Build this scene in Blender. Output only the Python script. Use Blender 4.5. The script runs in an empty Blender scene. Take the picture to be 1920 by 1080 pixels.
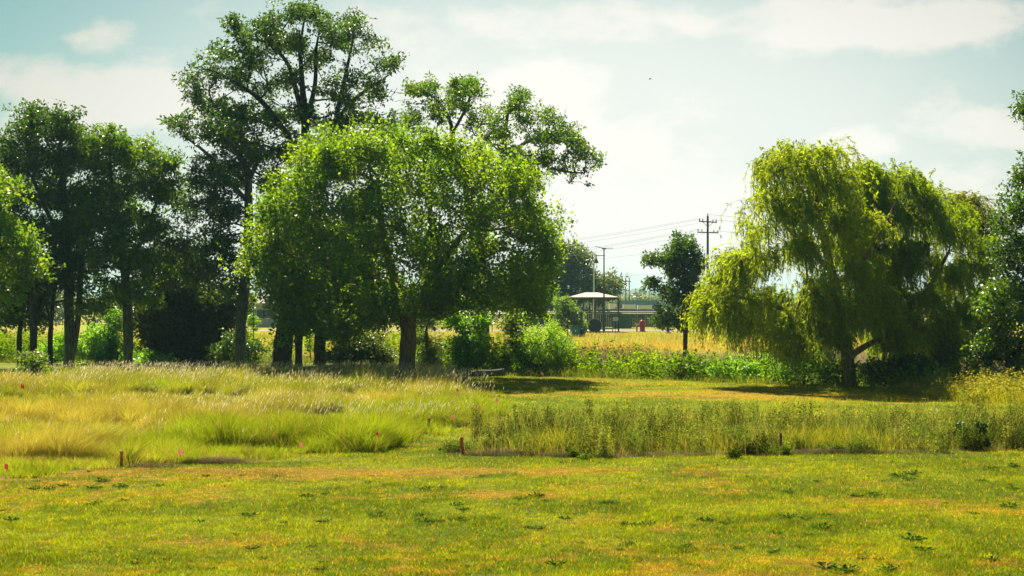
import bpy, math, random
import numpy as np
from mathutils import Vector

SC = bpy.context.scene
COL = SC.collection
RNG = np.random.default_rng(7)
random.seed(7)
R = math.radians
F = 3200.0      # focal length in pixels of the 1920 px wide photograph
H = 2.8         # eye height
HY = 575.0      # horizon row

# ------------------------------------------------------------------ noise
_T = np.random.default_rng(99).random((256, 256))
def vnoise(x, y, s, o=0.0):
    x = np.asarray(x, float) / s + 37.3 + o * 17.1
    y = np.asarray(y, float) / s + 91.7 + o * 5.3
    xi = np.floor(x).astype(int); yi = np.floor(y).astype(int)
    fx = x - xi; fy = y - yi
    fx = fx * fx * (3 - 2 * fx); fy = fy * fy * (3 - 2 * fy)
    a = _T[xi % 256, yi % 256]; b = _T[(xi + 1) % 256, yi % 256]
    c = _T[xi % 256, (yi + 1) % 256]; d = _T[(xi + 1) % 256, (yi + 1) % 256]
    return (a * (1 - fx) + b * fx) * (1 - fy) + (c * (1 - fx) + d * fx) * fy
def fbm(x, y, s, o=0.0, n=3):
    t = 0; a = 1; m = 0
    for k in range(n):
        t = t + a * vnoise(x, y, s / 2 ** k, o + k * 3.1); m += a; a *= 0.55
    return t / m
def sstep(a, b, v):
    t = np.clip((np.asarray(v, float) - a) / (b - a), 0, 1)
    return t * t * (3 - 2 * t)

# ------------------------------------------------------------------ terrain
def near_edge(x):      # far edge of the mown lawn, where the ditch begins
    x = np.asarray(x, float)
    e = 68.8 - 0.93 * np.clip(x - 0.5, 0, 17)
    e = np.where(x < -4.5, 84.5, e)
    t = sstep(-7.5, -3.0, x)
    return 84.5 * (1 - t) + e * t if np.ndim(x) else float(84.5 * (1 - t) + e * t)
def gh(x, y):
    x = np.asarray(x, float); y = np.asarray(y, float)
    e = near_edge(x) + 1.6
    far = 107.0 + 2.0 * (fbm(x, x * 0, 14, 4) - .5)
    down = sstep(0, 3.5, y - e)
    up = sstep(0, 8.0, y - (far - 9.0))
    z = -1.7 * down * (1 - up)
    z = z + 0.05 * (fbm(x, y, 3.5, 1) - .5) + 0.10 * (fbm(x, y, 17, 2) - .5)
    bank = down * (1 - sstep(0, 5, y - far))
    z = z + bank * 0.5 * (fbm(x, y, 2.4, 8) - .5)
    return z
def dist(py):
    return F * H / (py - HY)
def G(px, py):          # a spot of the ground seen at a pixel
    d = dist(py)
    return ((px - 960) / F * d, d)
def P(px, py, d):
    return np.array([(px - 960) / F * d, d, H + (HY - py) / F * d])

# ------------------------------------------------------------------ mesh helpers
def mesh_np(name, V, Fc, mat, parent=None, col=None, smooth=False, origin=None):
    V = np.asarray(V, np.float32).reshape(-1, 3)
    Fc = np.asarray(Fc, np.int32)
    if origin is not None: V = V - np.asarray(origin, np.float32)
    k = Fc.shape[1]
    me = bpy.data.meshes.new(name)
    me.vertices.add(len(V)); me.vertices.foreach_set('co', V.ravel())
    me.loops.add(Fc.size); me.loops.foreach_set('vertex_index', Fc.ravel())
    me.polygons.add(len(Fc))
    me.polygons.foreach_set('loop_start', np.arange(0, Fc.size, k, dtype=np.int32))
    if smooth: me.polygons.foreach_set('use_smooth', np.ones(len(Fc), bool))
    me.update(calc_edges=True)
    if col is not None:
        a = me.attributes.new('Col', 'FLOAT_COLOR', 'POINT')
        c = np.ones((len(V), 4), np.float32); c[:, :3] = col
        a.data.foreach_set('color', c.ravel())
    me.materials.append(mat)
    o = bpy.data.objects.new(name, me); COL.objects.link(o)
    if parent is not None: o.parent = parent
    elif origin is not None: o.location = origin
    return o
class MB:
    def __init__(s): s.v = []; s.f = []
    def add(s, V, Fq):
        n = len(s.v); s.v += [tuple(p) for p in V]
        s.f += [tuple(i + n for i in q) for q in Fq]
    def box(s, c, d, rz=0, tilt=0):
        cx, cy, cz = c; hx, hy, hz = d[0] / 2, d[1] / 2, d[2] / 2
        V = []
        for dz in (-hz, hz):
            for dx, dy in ((-hx, -hy), (hx, -hy), (hx, hy), (-hx, hy)):
                x = dx * math.cos(tilt) - dz * math.sin(tilt); z = dx * math.sin(tilt) + dz * math.cos(tilt)
                V.append((cx + x * math.cos(rz) - dy * math.sin(rz), cy + x * math.sin(rz) + dy * math.cos(rz), cz + z))
        s.add(V, [(3, 2, 1, 0), (4, 5, 6, 7), (0, 1, 5, 4), (1, 2, 6, 5), (2, 3, 7, 6), (3, 0, 4, 7)])
    def tube(s, pts, rad, n=10, cap=True):
        pts = [np.array(p, float) for p in pts]
        if np.isscalar(rad): rad = [rad] * len(pts)
        rings = []
        for i, p in enumerate(pts):
            t = pts[min(i + 1, len(pts) - 1)] - pts[max(i - 1, 0)]
            t = t / (np.linalg.norm(t) + 1e-9)
            up = np.array([0, 0, 1.]) if abs(t[2]) < .9 else np.array([0, 1., 0])
            a = np.cross(up, t); a /= np.linalg.norm(a); b = np.cross(t, a)
            rings.append([p + rad[i] * (math.cos(2 * math.pi * k / n) * a + math.sin(2 * math.pi * k / n) * b) for k in range(n)])
        V = [q for r in rings for q in r]; Fq = []
        for i in range(len(pts) - 1):
            for k in range(n):
                Fq.append((i * n + k, i * n + (k + 1) % n, (i + 1) * n + (k + 1) % n, (i + 1) * n + k))
        if cap:
            Fq.append(tuple(range(n))[::-1]); Fq.append(tuple((len(pts) - 1) * n + k for k in range(n)))
        s.add(V, Fq)
    def lathe(s, c, prof, n=20):   # prof: (radius, z)
        V = []; Fq = []
        for r, z in prof:
            for k in range(n):
                a = 2 * math.pi * k / n
                V.append((c[0] + r * math.cos(a), c[1] + r * math.sin(a), c[2] + z))
        for i in range(len(prof) - 1):
            for k in range(n):
                Fq.append((i * n + k, i * n + (k + 1) % n, (i + 1) * n + (k + 1) % n, (i + 1) * n + k))
        Fq.append(tuple(range(n))[::-1]); Fq.append(tuple((len(prof) - 1) * n + k for k in range(n)))
        s.add(V, Fq)
    def build(s, name, mat, parent=None, smooth=False, loc=None):
        me = bpy.data.meshes.new(name); me.from_pydata([tuple(map(float, p)) for p in s.v], [], s.f); me.update()
        if smooth:
            for p in me.polygons: p.use_smooth = True
        me.materials.append(mat)
        o = bpy.data.objects.new(name, me); COL.objects.link(o)
        if parent is not None: o.parent = parent
        if loc is not None: o.location = loc
        return o
def tag(o, label, cat, group=None, kind=None):
    o['label'] = label; o['category'] = cat
    if group: o['group'] = group
    if kind: o['kind'] = kind
    return o
def empty(name, loc, label, cat, group=None, rz=0):
    o = bpy.data.objects.new(name, None); COL.objects.link(o)
    o.location = loc; o.rotation_euler = (0, 0, rz); o.empty_display_size = .3
    return tag(o, label, cat, group)
def g3(x, y, dz=0.0):
    return (x, y, float(gh(x, y)) + dz)

# ------------------------------------------------------------------ materials
def newmat(name):
    m = bpy.data.materials.new(name); m.use_nodes = True
    nt = m.node_tree; nt.nodes.clear()
    return m, nt, nt.nodes.new('ShaderNodeOutputMaterial')
def plain(name, rgb, rough=.6, metal=0.0, var=.25, scale=6.0, bump=.0, spec=.5):
    m, nt, out = newmat(name); N = nt.nodes; L = nt.links
    b = N.new('ShaderNodeBsdfPrincipled'); b.inputs['Roughness'].default_value = rough
    b.inputs['Metallic'].default_value = metal; b.inputs['Specular IOR Level'].default_value = spec
    tc = N.new('ShaderNodeTexCoord'); n = N.new('ShaderNodeTexNoise')
    n.inputs['Scale'].default_value = scale; n.inputs['Detail'].default_value = 5
    L.new(tc.outputs['Object'], n.inputs['Vector'])
    r = N.new('ShaderNodeValToRGB')
    r.color_ramp.elements[0].position = .3; r.color_ramp.elements[1].position = .72
    r.color_ramp.elements[0].color = (*[c * (1 - var) for c in rgb], 1)
    r.color_ramp.elements[1].color = (*[min(1, c * (1 + var)) for c in rgb], 1)
    L.new(n.outputs['Fac'], r.inputs['Fac']); L.new(r.outputs['Color'], b.inputs['Base Color'])
    if bump:
        bp = N.new('ShaderNodeBump'); bp.inputs['Strength'].default_value = bump; bp.inputs['Distance'].default_value = .03
        L.new(n.outputs['Fac'], bp.inputs['Height']); L.new(bp.outputs['Normal'], b.inputs['Normal'])
    L.new(b.outputs[0], out.inputs[0])
    return m
def leafmat(name, trans=.5, tmul=(2.6, 2.3, .8), rough=.5, gloss=.04):
    """thin leaf: reflects its own colour, lets yellower light through"""
    m, nt, out = newmat(name); N = nt.nodes; L = nt.links
    at = N.new('ShaderNodeAttribute'); at.attribute_name = 'Col'
    d = N.new('ShaderNodeBsdfDiffuse'); t = N.new('ShaderNodeBsdfTranslucent')
    mul = N.new('ShaderNodeMix'); mul.data_type = 'RGBA'; mul.blend_type = 'MULTIPLY'
    mul.inputs[0].default_value = 1.0; mul.clamp_result = False
    mul.inputs[7].default_value = (*tmul, 1)
    L.new(at.outputs['Color'], mul.inputs[6])
    L.new(at.outputs['Color'], d.inputs['Color']); L.new(mul.outputs[2], t.inputs['Color'])
    mx = N.new('ShaderNodeMixShader'); mx.inputs[0].default_value = trans
    L.new(d.outputs[0], mx.inputs[1]); L.new(t.outputs[0], mx.inputs[2])
    last = mx
    if gloss:
        g = N.new('ShaderNodeBsdfGlossy'); g.inputs['Roughness'].default_value = rough
        g.inputs['Color'].default_value = (1, 1, .95, 1)
        m2 = N.new('ShaderNodeMixShader'); m2.inputs[0].default_value = gloss
        L.new(mx.outputs[0], m2.inputs[1]); L.new(g.outputs[0], m2.inputs[2]); last = m2
    L.new(last.outputs[0], out.inputs[0])
    return m
def barkmat(name, rgb, scale=5):
    m, nt, out = newmat(name); N = nt.nodes; L = nt.links
    b = N.new('ShaderNodeBsdfPrincipled'); b.inputs['Roughness'].default_value = .9
    tc = N.new('ShaderNodeTexCoord'); mp = N.new('ShaderNodeMapping'); mp.inputs['Scale'].default_value = (1, 1, .22)
    n = N.new('ShaderNodeTexNoise'); n.inputs['Scale'].default_value = scale * 3; n.inputs['Detail'].default_value = 6
    n2 = N.new('ShaderNodeTexNoise'); n2.inputs['Scale'].default_value = 1.6
    L.new(tc.outputs['Object'], mp.inputs[0]); L.new(mp.outputs[0], n.inputs['Vector']); L.new(tc.outputs['Object'], n2.inputs['Vector'])
    r = N.new('ShaderNodeValToRGB'); r.color_ramp.elements[0].position = .35; r.color_ramp.elements[1].position = .68
    r.color_ramp.elements[0].color = (*[c * .45 for c in rgb], 1); r.color_ramp.elements[1].color = (*[c * 1.4 for c in rgb], 1)
    mx = N.new('ShaderNodeMix'); mx.data_type = 'RGBA'; mx.blend_type = 'MULTIPLY'; mx.inputs[0].default_value = .5
    L.new(n.outputs['Fac'], r.inputs['Fac']); L.new(r.outputs['Color'], mx.inputs[6]); L.new(n2.outputs['Color'], mx.inputs[7])
    bp = N.new('ShaderNodeBump'); bp.inputs['Strength'].default_value = .9; bp.inputs['Distance'].default_value = .05
    L.new(n.outputs['Fac'], bp.inputs['Height']); L.new(bp.outputs['Normal'], b.inputs['Normal'])
    L.new(mx.outputs[2], b.inputs['Base Color']); L.new(b.outputs[0], out.inputs[0])
    return m
def groundmat():
    m, nt, out = newmat('ground_soil_and_turf'); N = nt.nodes; L = nt.links
    b = N.new('ShaderNodeBsdfPrincipled'); b.inputs['Roughness'].default_value = .95; b.inputs['Specular IOR Level'].default_value = .1
    at = N.new('ShaderNodeAttribute'); at.attribute_name = 'Col'
    tc = N.new('ShaderNodeTexCoord'); n = N.new('ShaderNodeTexNoise'); n.inputs['Scale'].default_value = 9; n.inputs['Detail'].default_value = 8
    n.inputs['Roughness'].default_value = .7
    L.new(tc.outputs['Object'], n.inputs['Vector'])
    r = N.new('ShaderNodeValToRGB'); r.color_ramp.elements[0].position = .3; r.color_ramp.elements[1].position = .7
    r.color_ramp.elements[0].color = (.45, .42, .40, 1); r.color_ramp.elements[1].color = (1.35, 1.3, 1.2, 1)
    mx = N.new('ShaderNodeMix'); mx.data_type = 'RGBA'; mx.blend_type = 'MULTIPLY'; mx.inputs[0].default_value = 1; mx.clamp_result = False
    L.new(n.outputs['Fac'], r.inputs['Fac']); L.new(at.outputs['Color'], mx.inputs[6]); L.new(r.outputs['Color'], mx.inputs[7])
    bp = N.new('ShaderNodeBump'); bp.inputs['Strength'].default_value = .8; bp.inputs['Distance'].default_value = .04
    L.new(n.outputs['Fac'], bp.inputs['Height']); L.new(bp.outputs['Normal'], b.inputs['Normal'])
    L.new(mx.outputs[2], b.inputs['Base Color']); L.new(b.outputs[0], out.inputs[0])
    return m
M = {
 'ground': groundmat(),
 'blade': leafmat('grass_blade', .45, (1.8, 1.6, .6), gloss=0),
 'seed': leafmat('seed_head', .45, (1.2, 1.15, 1.0), gloss=0),
 'leaf': leafmat('leaf', .60, (5.8, 3.0, .30), gloss=.05, rough=.45),
 'leaf_dark': leafmat('leaf_dark', .50, (5.4, 3.2, .4), gloss=.05, rough=.4),
 'willow': leafmat('willow_leaf', .60, (4.4, 2.7, .4), gloss=.03),
 'weed': leafmat('weed_leaf', .5, (3.2, 2.4, .4), gloss=0),
 'bark': barkmat('bark_brown', (.34, .20, .12)),
 'bark_grey': barkmat('bark_grey', (.13, .135, .125)),
 'bark_dark': barkmat('bark_dark', (.06, .05, .042)),
 'log': barkmat('weathered_log', (.20, .19, .18), 9),
 'stake': plain('orange_stake_paint', (.62, .12, .025), .6, var=.3, scale=30),
 'stake_old': plain('weathered_stake_wood', (.26, .13, .06), .8, var=.3, scale=30),
 'wire': plain('flag_wire', (.35, .35, .35), .4, .8),
 'steel': plain('galvanised_steel', (.55, .56, .55), .4, .6, var=.12),
 'darksteel': plain('dark_painted_steel', (.035, .035, .035), .5, .2, var=.2),
 'wood_pole': barkmat('creosoted_pole', (.09, .07, .055)),
 'roof': plain('beige_roof', (.40, .32, .26), .7, var=.08, scale=1.5),
 'fence_board': plain('dark_fence_board', (.035, .055, .06), .8, var=.3, scale=2),
 'shed': plain('green_shed_paint', (.10, .17, .11), .7, var=.12, scale=2),
 'pale': plain('pale_paint', (.6, .58, .5), .6, var=.08),
 'concrete': plain('concrete', (.42, .39, .34), .85, var=.2, scale=3, bump=.2),
 'red': plain('red_paint', (.42, .02, .03), .45, var=.15),
 'teal': plain('teal_plastic', (.02, .16, .20), .5, var=.12),
 'darkteal': plain('dark_teal_plastic', (.012, .05, .06), .5, var=.15),
 'black': plain('black_rubber', (.010, .014, .018), .85, var=.2),
 'white': plain('white_paint', (.78, .78, .76), .5, var=.05),
 'wall_far': plain('far_wall_green_grey', (.10, .17, .16), .8, var=.1, scale=.3),
 'wire_line': plain('line_wire', (.10, .10, .10), .6),
 'glass': plain('dark_glass', (.02, .03, .035), .15),
 'rust': plain('rusty_brown', (.18, .09, .05), .8, var=.35, scale=12),
 'thatch': leafmat('dead_thatch', .25, (1, 1, 1), gloss=0),
}
def flagmat(name, rgb):
    m, nt, out = newmat(name)
    b = nt.nodes.new('ShaderNodeBsdfDiffuse'); b.inputs[0].default_value = (*rgb, 1)
    t = nt.nodes.new('ShaderNodeBsdfTranslucent'); t.inputs[0].default_value = (*[min(1, c * 1.1) for c in rgb], 1)
    x = nt.nodes.new('ShaderNodeMixShader'); x.inputs[0].default_value = .5
    nt.links.new(b.outputs[0], x.inputs[1]); nt.links.new(t.outputs[0], x.inputs[2]); nt.links.new(x.outputs[0], out.inputs[0])
    return m
M['pink'] = flagmat('pink_flag_plastic', (.75, .16, .28))
M['palepink'] = flagmat('faded_pink_flag_plastic', (.85, .42, .45))
M['redflag'] = flagmat('red_flag_plastic', (.62, .12, .09))
M['whiteflag'] = flagmat('whitish_flag_plastic', (.85, .78, .72))

# ------------------------------------------------------------------ ground and its colours
C_GREEN = np.array([.118, .180, .003]); C_LIME = np.array([.212, .265, .003])
C_STRAW = np.array([.345, .235, .008]); C_BROWN = np.array([.225, .145, .014]); C_SOIL = np.array([.120, .085, .055])
def bump_(x, y, px, py, rx, ry):
    """soft patch centred on a ground spot; half sizes in metres"""
    cx, cy = G(px, py)
    q = ((x - cx) / rx) ** 2 + ((y - cy) / ry) ** 2
    return np.exp(-q)
def strawness(x, y):
    f = .45 * fbm(x * .55, y, 2.6, 11, 4) + .55 * fbm(x, y, .7, 12, 4)
    s = (f - .5) * 2.9 + .20
    for px, py, rx, ry, a in ((800, 882, 3.6, .8, .6), (560, 890, 2.5, 1.0, .35), (1330, 908, 3.0, .55, .7), (1000, 927, 1.8, .5, .7),
                              (1150, 865, 2.0, 1.0, .3), (520, 1018, 2.0, .5, .6), (1560, 940, 1.4, .5, .5), (1300, 980, 1.2, .4, .4),
                              (1100, 1020, 1.4, .5, .45), (300, 935, 1.6, .6, .35), (1250, 740, 9, 2.0, .5), (1600, 745, 4, 1.6, .5), (1000, 850, 2.2, .8, .6),
                              (400, 880, 3.2, .8, .45), (1100, 718, 4, 4, .35),
                              (640, 955, 2.6, 1.2, -.7), (1100, 905, 4.0, .8, -.6), (1500, 862, 7, 1.3, -.75), (1750, 900, 3, 1.6, -.45),
                              (850, 905, 2, .6, -.3), (150, 975, 2.4, 1.4, -.4), (1100, 752, 3.5, 2.4, -.8), (700, 872, 2.0, .5, -.6),
                              (1800, 985, 2.5, 1.6, -.45), (1350, 765, 10, 2, -.35), (1350, 935, 1.3, .5, -.4), (750, 835, 3, 2, -.3)):
        s = s + a * bump_(x, y, px, py, rx, ry)
    s = s + 1.5 * (fbm(x, y, .26, 14, 3) - .5)
    return .92 * sstep(.14, .95, s)
def turf_color(x, y, jit=None):
    s = strawness(x, y)[:, None]
    g = fbm(x, y, 1.7, 21)[:, None]
    green = C_GREEN * (1 - sstep(.35, .65, g)) + C_LIME * sstep(.35, .65, g)
    b = sstep(.55, .72, fbm(x, y, 1.1, 31))[:, None]
    dry = C_STRAW * (1 - b) + C_BROWN * b
    far = sstep(95, 112, y)[:, None]
    c = green * (1 - s) + dry * s
    farc = np.array([.30, .30, .035]) * (1 - .6 * s) + np.array([.46, .28, .04]) * .6 * s
    return c * (1 - far) + farc * far
def make_ground():
    nu, nv = 520, 560
    t = np.linspace(0, 1, nv)
    ys = np.where(t < .75, -25 + (t / .75) * 165, 0)
    k = (t - .75) / .25
    ys = np.where(t >= .75, 140 * (6000 / 140) ** np.clip(k, 0, 1), ys)
    u = np.linspace(-1, 1, nu)
    Y, U = np.meshgrid(ys, u, indexing='ij')
    X = U * (34 + np.clip(Y, 0, None) * .75)
    x = X.ravel(); y = Y.ravel(); z = gh(x, y)
    c = turf_color(x, y)
    e = near_edge(x)
    soil = sstep(0, 3, y - e - 2) * (1 - sstep(-4, 0, y - 107 - 2 * (fbm(x, x * 0, 14, 4) - .5)))
    bankcol = np.array([.13, .095, .06]) * (.6 + .9 * fbm(x, y, 1.2, 41)[:, None])
    c = c * (1 - soil[:, None]) + bankcol * soil[:, None]
    edge = np.exp(-((y - 109) / 3.0) ** 2)[:, None] * .6
    c = c * (1 - edge) + np.array([.38, .24, .06]) * edge
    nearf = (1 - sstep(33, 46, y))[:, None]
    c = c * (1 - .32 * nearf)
    V = np.stack([x, y, z], 1)
    i = (np.arange(nv - 1)[:, None] * nu + np.arange(nu - 1)[None]).ravel()
    Fq = np.stack([i, i + 1, i + nu + 1, i + nu], 1)
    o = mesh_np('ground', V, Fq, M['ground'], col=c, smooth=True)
    o['kind'] = 'structure'
    return o
make_ground()

# ------------------------------------------------------------------ blades
def blade_geo(x, y, z, h, w, az, lean, col, segs=2, tipw=.12, face=None, rng=RNG):
    n = len(x)
    fa = rng.random(n) * math.pi if face is None else face
    sx = np.cos(fa) * w * .5; sy = np.sin(fa) * w * .5
    dx = np.cos(az); dy = np.sin(az)
    lv = []
    for k in range(segs + 1):
        t = k / segs
        off = lean * h * t ** 1.7
        zz = h * t * (1 - .35 * np.minimum(lean, 1.2) * t)
        ww = (1 - (1 - tipw) * t ** 1.3)
        cx = x + dx * off; cy = y + dy * off; cz = z + zz
        lv.append(np.stack([cx - sx * ww, cy - sy * ww, cz], 1)); lv.append(np.stack([cx + sx * ww, cy + sy * ww, cz], 1))
    V = np.stack(lv, 1)                       # n, 2(segs+1), 3
    m = 2 * (segs + 1)
    base = (np.arange(n) * m)[:, None]
    fs = np.array([[2 * k, 2 * k + 1, 2 * k + 3, 2 * k + 2] for k in range(segs)])
    Fq = (base[:, :, None] + fs[None]).reshape(-1, 4)
    C = np.repeat(col[:, None, :], m, 1).reshape(-1, 3)
    return V.reshape(-1, 3), Fq, C
def join(parts):
    V = []; Fq = []; C = []; n = 0
    for v, f, c in parts:
        V.append(v); Fq.append(f + n); C.append(c); n += len(v)
    return np.concatenate(V), np.concatenate(Fq), np.concatenate(C)
def inpoly(x, y, poly):
    r = np.zeros(len(x), bool); n = len(poly)
    for i in range(n):
        x1, y1 = poly[i]; x2, y2 = poly[(i + 1) % n]
        if y1 == y2: continue
        c = ((y1 > y) != (y2 > y)) & (x < (x2 - x1) * (y - y1) / (y2 - y1) + x1)
        r ^= c
    return r
def wpoly(pts): return [G(a, b) for a, b in pts]
LEFTZ = wpoly([(-160, 905), (0, 897), (120, 890), (230, 874), (330, 866), (450, 861), (560, 850), (700, 845), (760, 832), (800, 815), (862, 803),
               (905, 790), (938, 770), (928, 748), (900, 730), (850, 716), (800, 707), (735, 702), (735, 697), (-200, 697)])
STRIP = wpoly([(868, 853), (1000, 856), (1300, 851), (1600, 849), (1960, 846), (2050, 846), (2050, 792), (1500, 793), (1150, 795), (960, 800), (890, 815)])
MOUND = wpoly([(1690, 737), (1760, 748), (1850, 759), (2050, 760), (2060, 722), (1950, 712), (1800, 715), (1720, 724)])
_ip = inpoly
def inpoly(x, y, poly):
    wx = 1.1 * (fbm(x, y, 1.1, 201) - .5) + .5 * (fbm(x, y, .3, 203) - .5); wy = 1.5 * (fbm(x, y, 1.3, 202) - .5) + .7 * (fbm(x, y, .3, 204) - .5)
    return _ip(x + wx, y + wy, poly)
def inzone(x, y): return inpoly(x, y, LEFTZ) | inpoly(x, y, STRIP) | inpoly(x, y, MOUND)

def scatter(n, y0, y1, margin=1.2, power=1.0, rng=RNG):
    """random ground spots inside a wedge a little wider than the view"""
    u = rng.random(n)
    y = (y0 ** (2 - power) + u * (y1 ** (2 - power) - y0 ** (2 - power))) ** (1 / (2 - power)) if power != 2 else y0 * (y1 / y0) ** u
    x = (rng.random(n) * 2 - 1) * (y * .3 * margin + .8)
    return x, y

def lawn():
    parts = []
    for (n, y0, y1, h0, w0, pw) in ((620000, 15.5, 36, .040, .0075, 2.0), (330000, 36, 70, .05, .014, 1.6)):
        x, y = scatter(n, y0, y1, 1.13, pw)
        k = ~inzone(x, y) & (y < near_edge(x) + 2.5)
        x = x[k]; y = y[k]; n = len(x)
        s = strawness(x, y)
        tall = .6 + .9 * fbm(x, y, .7, 51) 
        h = h0 * tall * (.5 + .9 * RNG.random(n)) * (1 - .5 * s)
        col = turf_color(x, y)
        r = RNG.random(n)[:, None]
        dry = (RNG.random(n) < .14 + .30 * s)[:, None]
        straw = np.array([.44, .30, .020]) * (.6 + .8 * r)
        green = col * (.65 + .75 * r) * np.array([1.0, 1.05, 1])
        c = np.where(dry, straw, green) * (.55 + 1.0 * fbm(x, y, .17, 53, 2))[:, None]
        w = w0 * (.7 + .6 * RNG.random(n)) * np.sqrt(y / y0)
        parts.append(blade_geo(x, y, gh(x, y) - .004, h, w, RNG.random(n) * 6.28, .2 + .9 * RNG.random(n), c, 1, .2))
    V, Fq, C = join(parts)
    o = mesh_np('lawn_grass', V, Fq, M['blade'], col=C)
    tag(o, 'short mown grass of the open lawn, green with straw patches', 'grass', kind='stuff')
lawn()

WIND = 0.35   # grass leans towards +x (to the right)
def meadow():
    parts = []; seeds = []
    # tussocks: every blade belongs to a clump and leans away from its middle
    nt_ = 17000
    X, Y = scatter(nt_, 28, 80, 1.2, 1.35)
    k = inpoly(X, Y, LEFTZ); X = X[k]; Y = Y[k]; nt_ = len(X)
    cl = fbm(X, Y, 1.9, 61)
    typ = fbm(X * .6, Y, 4.2, 63)
    px = 960 + X / Y * F
    front = np.zeros(nt_)
    for (a, b, rx, ry, s) in ((600, 838, 3.4, 1.6, .65), (420, 840, 1.9, 1.9, .6), (880, 765, 1.8, 5, .55), (300, 850, .9, 1.2, .5), (800, 795, 1.7, 3.4, .5), (60, 893, 2.4, .9, .5), (700, 835, 1.4, 1.6, .5),
                              (200, 760, 3, 4, .3), (430, 750, 2.5, 3, .15), (350, 725, 5, 3, .35), (130, 850, 1.6, 1.8, -.5), (420, 775, 3, 3, -.35), (450, 800, 2.5, 1.5, -.25), (780, 748, 2.2, 4, -.35), (550, 765, 4, 3, -.2), (20, 800, 3, 3, -.2)):
        front += s * bump_(X, Y, a, b, rx, ry)
    g = np.clip((typ - .5) * 2.4 + .52 + front + RNG.normal(0, .14, nt_), 0, 1)
    back = sstep(58, 63, Y)
    mound = bump_(X, Y, 150, 850, 1.4, 1.3)
    bare_ = sstep(.30, .42, fbm(X, Y, 2.6, 66))
    wob = 2.2 * (fbm(X, Y, 3.0, 301) - .5) + .8 * (fbm(X, Y, .8, 302) - .5)
    def band(p0, p1, yf, yb, hh, sof=1.2):
        """a stand of taller grass with a sharp front edge towards the camera"""
        df = dist(yf); db = dist(yb); pw = px + 40 * (fbm(X, Y, 2.0, 303) - .5)
        return hh * sstep(0, .35, Y + wob - df) * (1 - sstep(-.1 * (db - df), sof + .25 * (db - df), Y + wob - db)) * sstep(p0 - 40, p0 + 20, pw) * (1 - sstep(p1 - 20, p1 + 40, pw))
    H1 = np.maximum.reduce([band(180, 850, 742, 712, .46), band(-200, 180, 745, 715, .45), band(480, 830, 778, 752, .42), band(-100, 330, 800, 770, .40), band(340, 560, 812, 790, .34),
                            band(340, 760, 848, 812, .50), band(720, 935, 800, 768, .34), band(-100, 60, 862, 835, .42), band(55, 222, 874, 846, .58), band(230, 345, 862, 842, .26)])
    H0 = (.12 + .20 * sstep(.3, .72, cl)) * (.6 + .7 * RNG.random(nt_)) * (.55 + .45 * bare_) + H1 * (.62 + .5 * RNG.random(nt_)) * (.7 + .5 * sstep(.3, .7, fbm(X, Y, 1.0, 304)))
    H0 = np.where((Y < 31.5) & (px < 235), .13 + .08 * RNG.random(nt_), H0)
    H0 = np.clip(H0 * .88, .08, .95)
    pr = (.5 + RNG.random(nt_)) * (.30 + 1.5 * np.clip(H0, 0, .8)) * (38 / Y) ** .3; pr = pr / pr.sum()
    kk = RNG.choice(nt_, 760000, p=pr); X0 = X[kk]; Y0 = Y[kk]; n = len(kk)
    tr = (.10 + .20 * RNG.random(nt_))[kk] * np.sqrt(RNG.random(n)); ta = RNG.random(n) * 6.283
    x = X0 + tr * np.cos(ta); y = Y0 + tr * np.sin(ta)
    h = H0[kk] * (.55 + .6 * RNG.random(n)); g = g[kk]
    r = RNG.random(n)[:, None]; tone = ((.60 + .75 * RNG.random(nt_)) * (.66 + .80 * fbm(X, Y, .9, 305)))[kk][:, None]
    gold = np.array([.37, .34, .085]) * (.6 + .7 * r) * tone
    green = (np.array([.14, .23, .010]) * (1 - r) + np.array([.26, .32, .012]) * r) * tone
    bl = (RNG.random(n) < g)[:, None]
    c = np.where(bl, green, gold)
    dead = (RNG.random(n) < .10)[:, None]
    c = np.where(dead, np.array([.34, .24, .11]), c)
    w = np.where(bl[:, 0], .010, .005) * (.7 + .6 * RNG.random(n)) * np.clip(y / 38, 1, 1.9)
    lx = np.cos(ta) * tr * 3.2 + .10 + RNG.normal(0, .28, n) + .5 * mound[kk]; ly = np.sin(ta) * tr * 3.2 + RNG.normal(0, .28, n)
    az = np.arctan2(ly, lx); lean = np.clip(np.hypot(lx, ly), .05, 1.3)
    parts.append(blade_geo(x, y, gh(x, y) - .01, h, w, az, lean, c, 3, .1))
    o = mesh_np('meadow_grass', *join(parts)[:2], M['blade'], col=join(parts)[2])
    tag(o, 'tall uncut golden and green grass on the left in front of the trees', 'grass', kind='stuff')
    # pale seed heads
    n = 60000
    x, y = scatter(n, 30, 76, 1.2, 1.6)
    dens = .015 + .75 * sstep(52, 55, y) * (1 - sstep(70, 77, y)) * sstep(-20, -14, x) + .8 * bump_(x, y, 620, 795, 2.8, 1.6) + .45 * bump_(x, y, 440, 772, 3, 2.5) + .35 * bump_(x, y, 760, 745, 3, 5) + .25 * bump_(x, y, 130, 840, 2, 2)
    dens *= .35 + 1.3 * sstep(.38, .62, fbm(x, y, 1.3, 71))
    k = inpoly(x, y, LEFTZ) & (RNG.random(n) < dens); x = x[k]; y = y[k]; n = len(x)
    h = (.38 + .26 * RNG.random(n)) * (1 + .35 * sstep(52, 56, y)) * (1 - .3 * sstep(66, 70, y))
    az = RNG.normal(0, .9, n); lean = .12 + .35 * RNG.random(n)
    z = gh(x, y)
    r = RNG.random(n)[:, None]
    c = np.array([.50, .42, .24]) * (.6 + .5 * r)
    st = blade_geo(x, y, z, h, np.full(n, .004) * np.clip(y / 38, 1, 2), az, lean, c * np.array([.8, .85, .6]), 3, .6)
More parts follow.
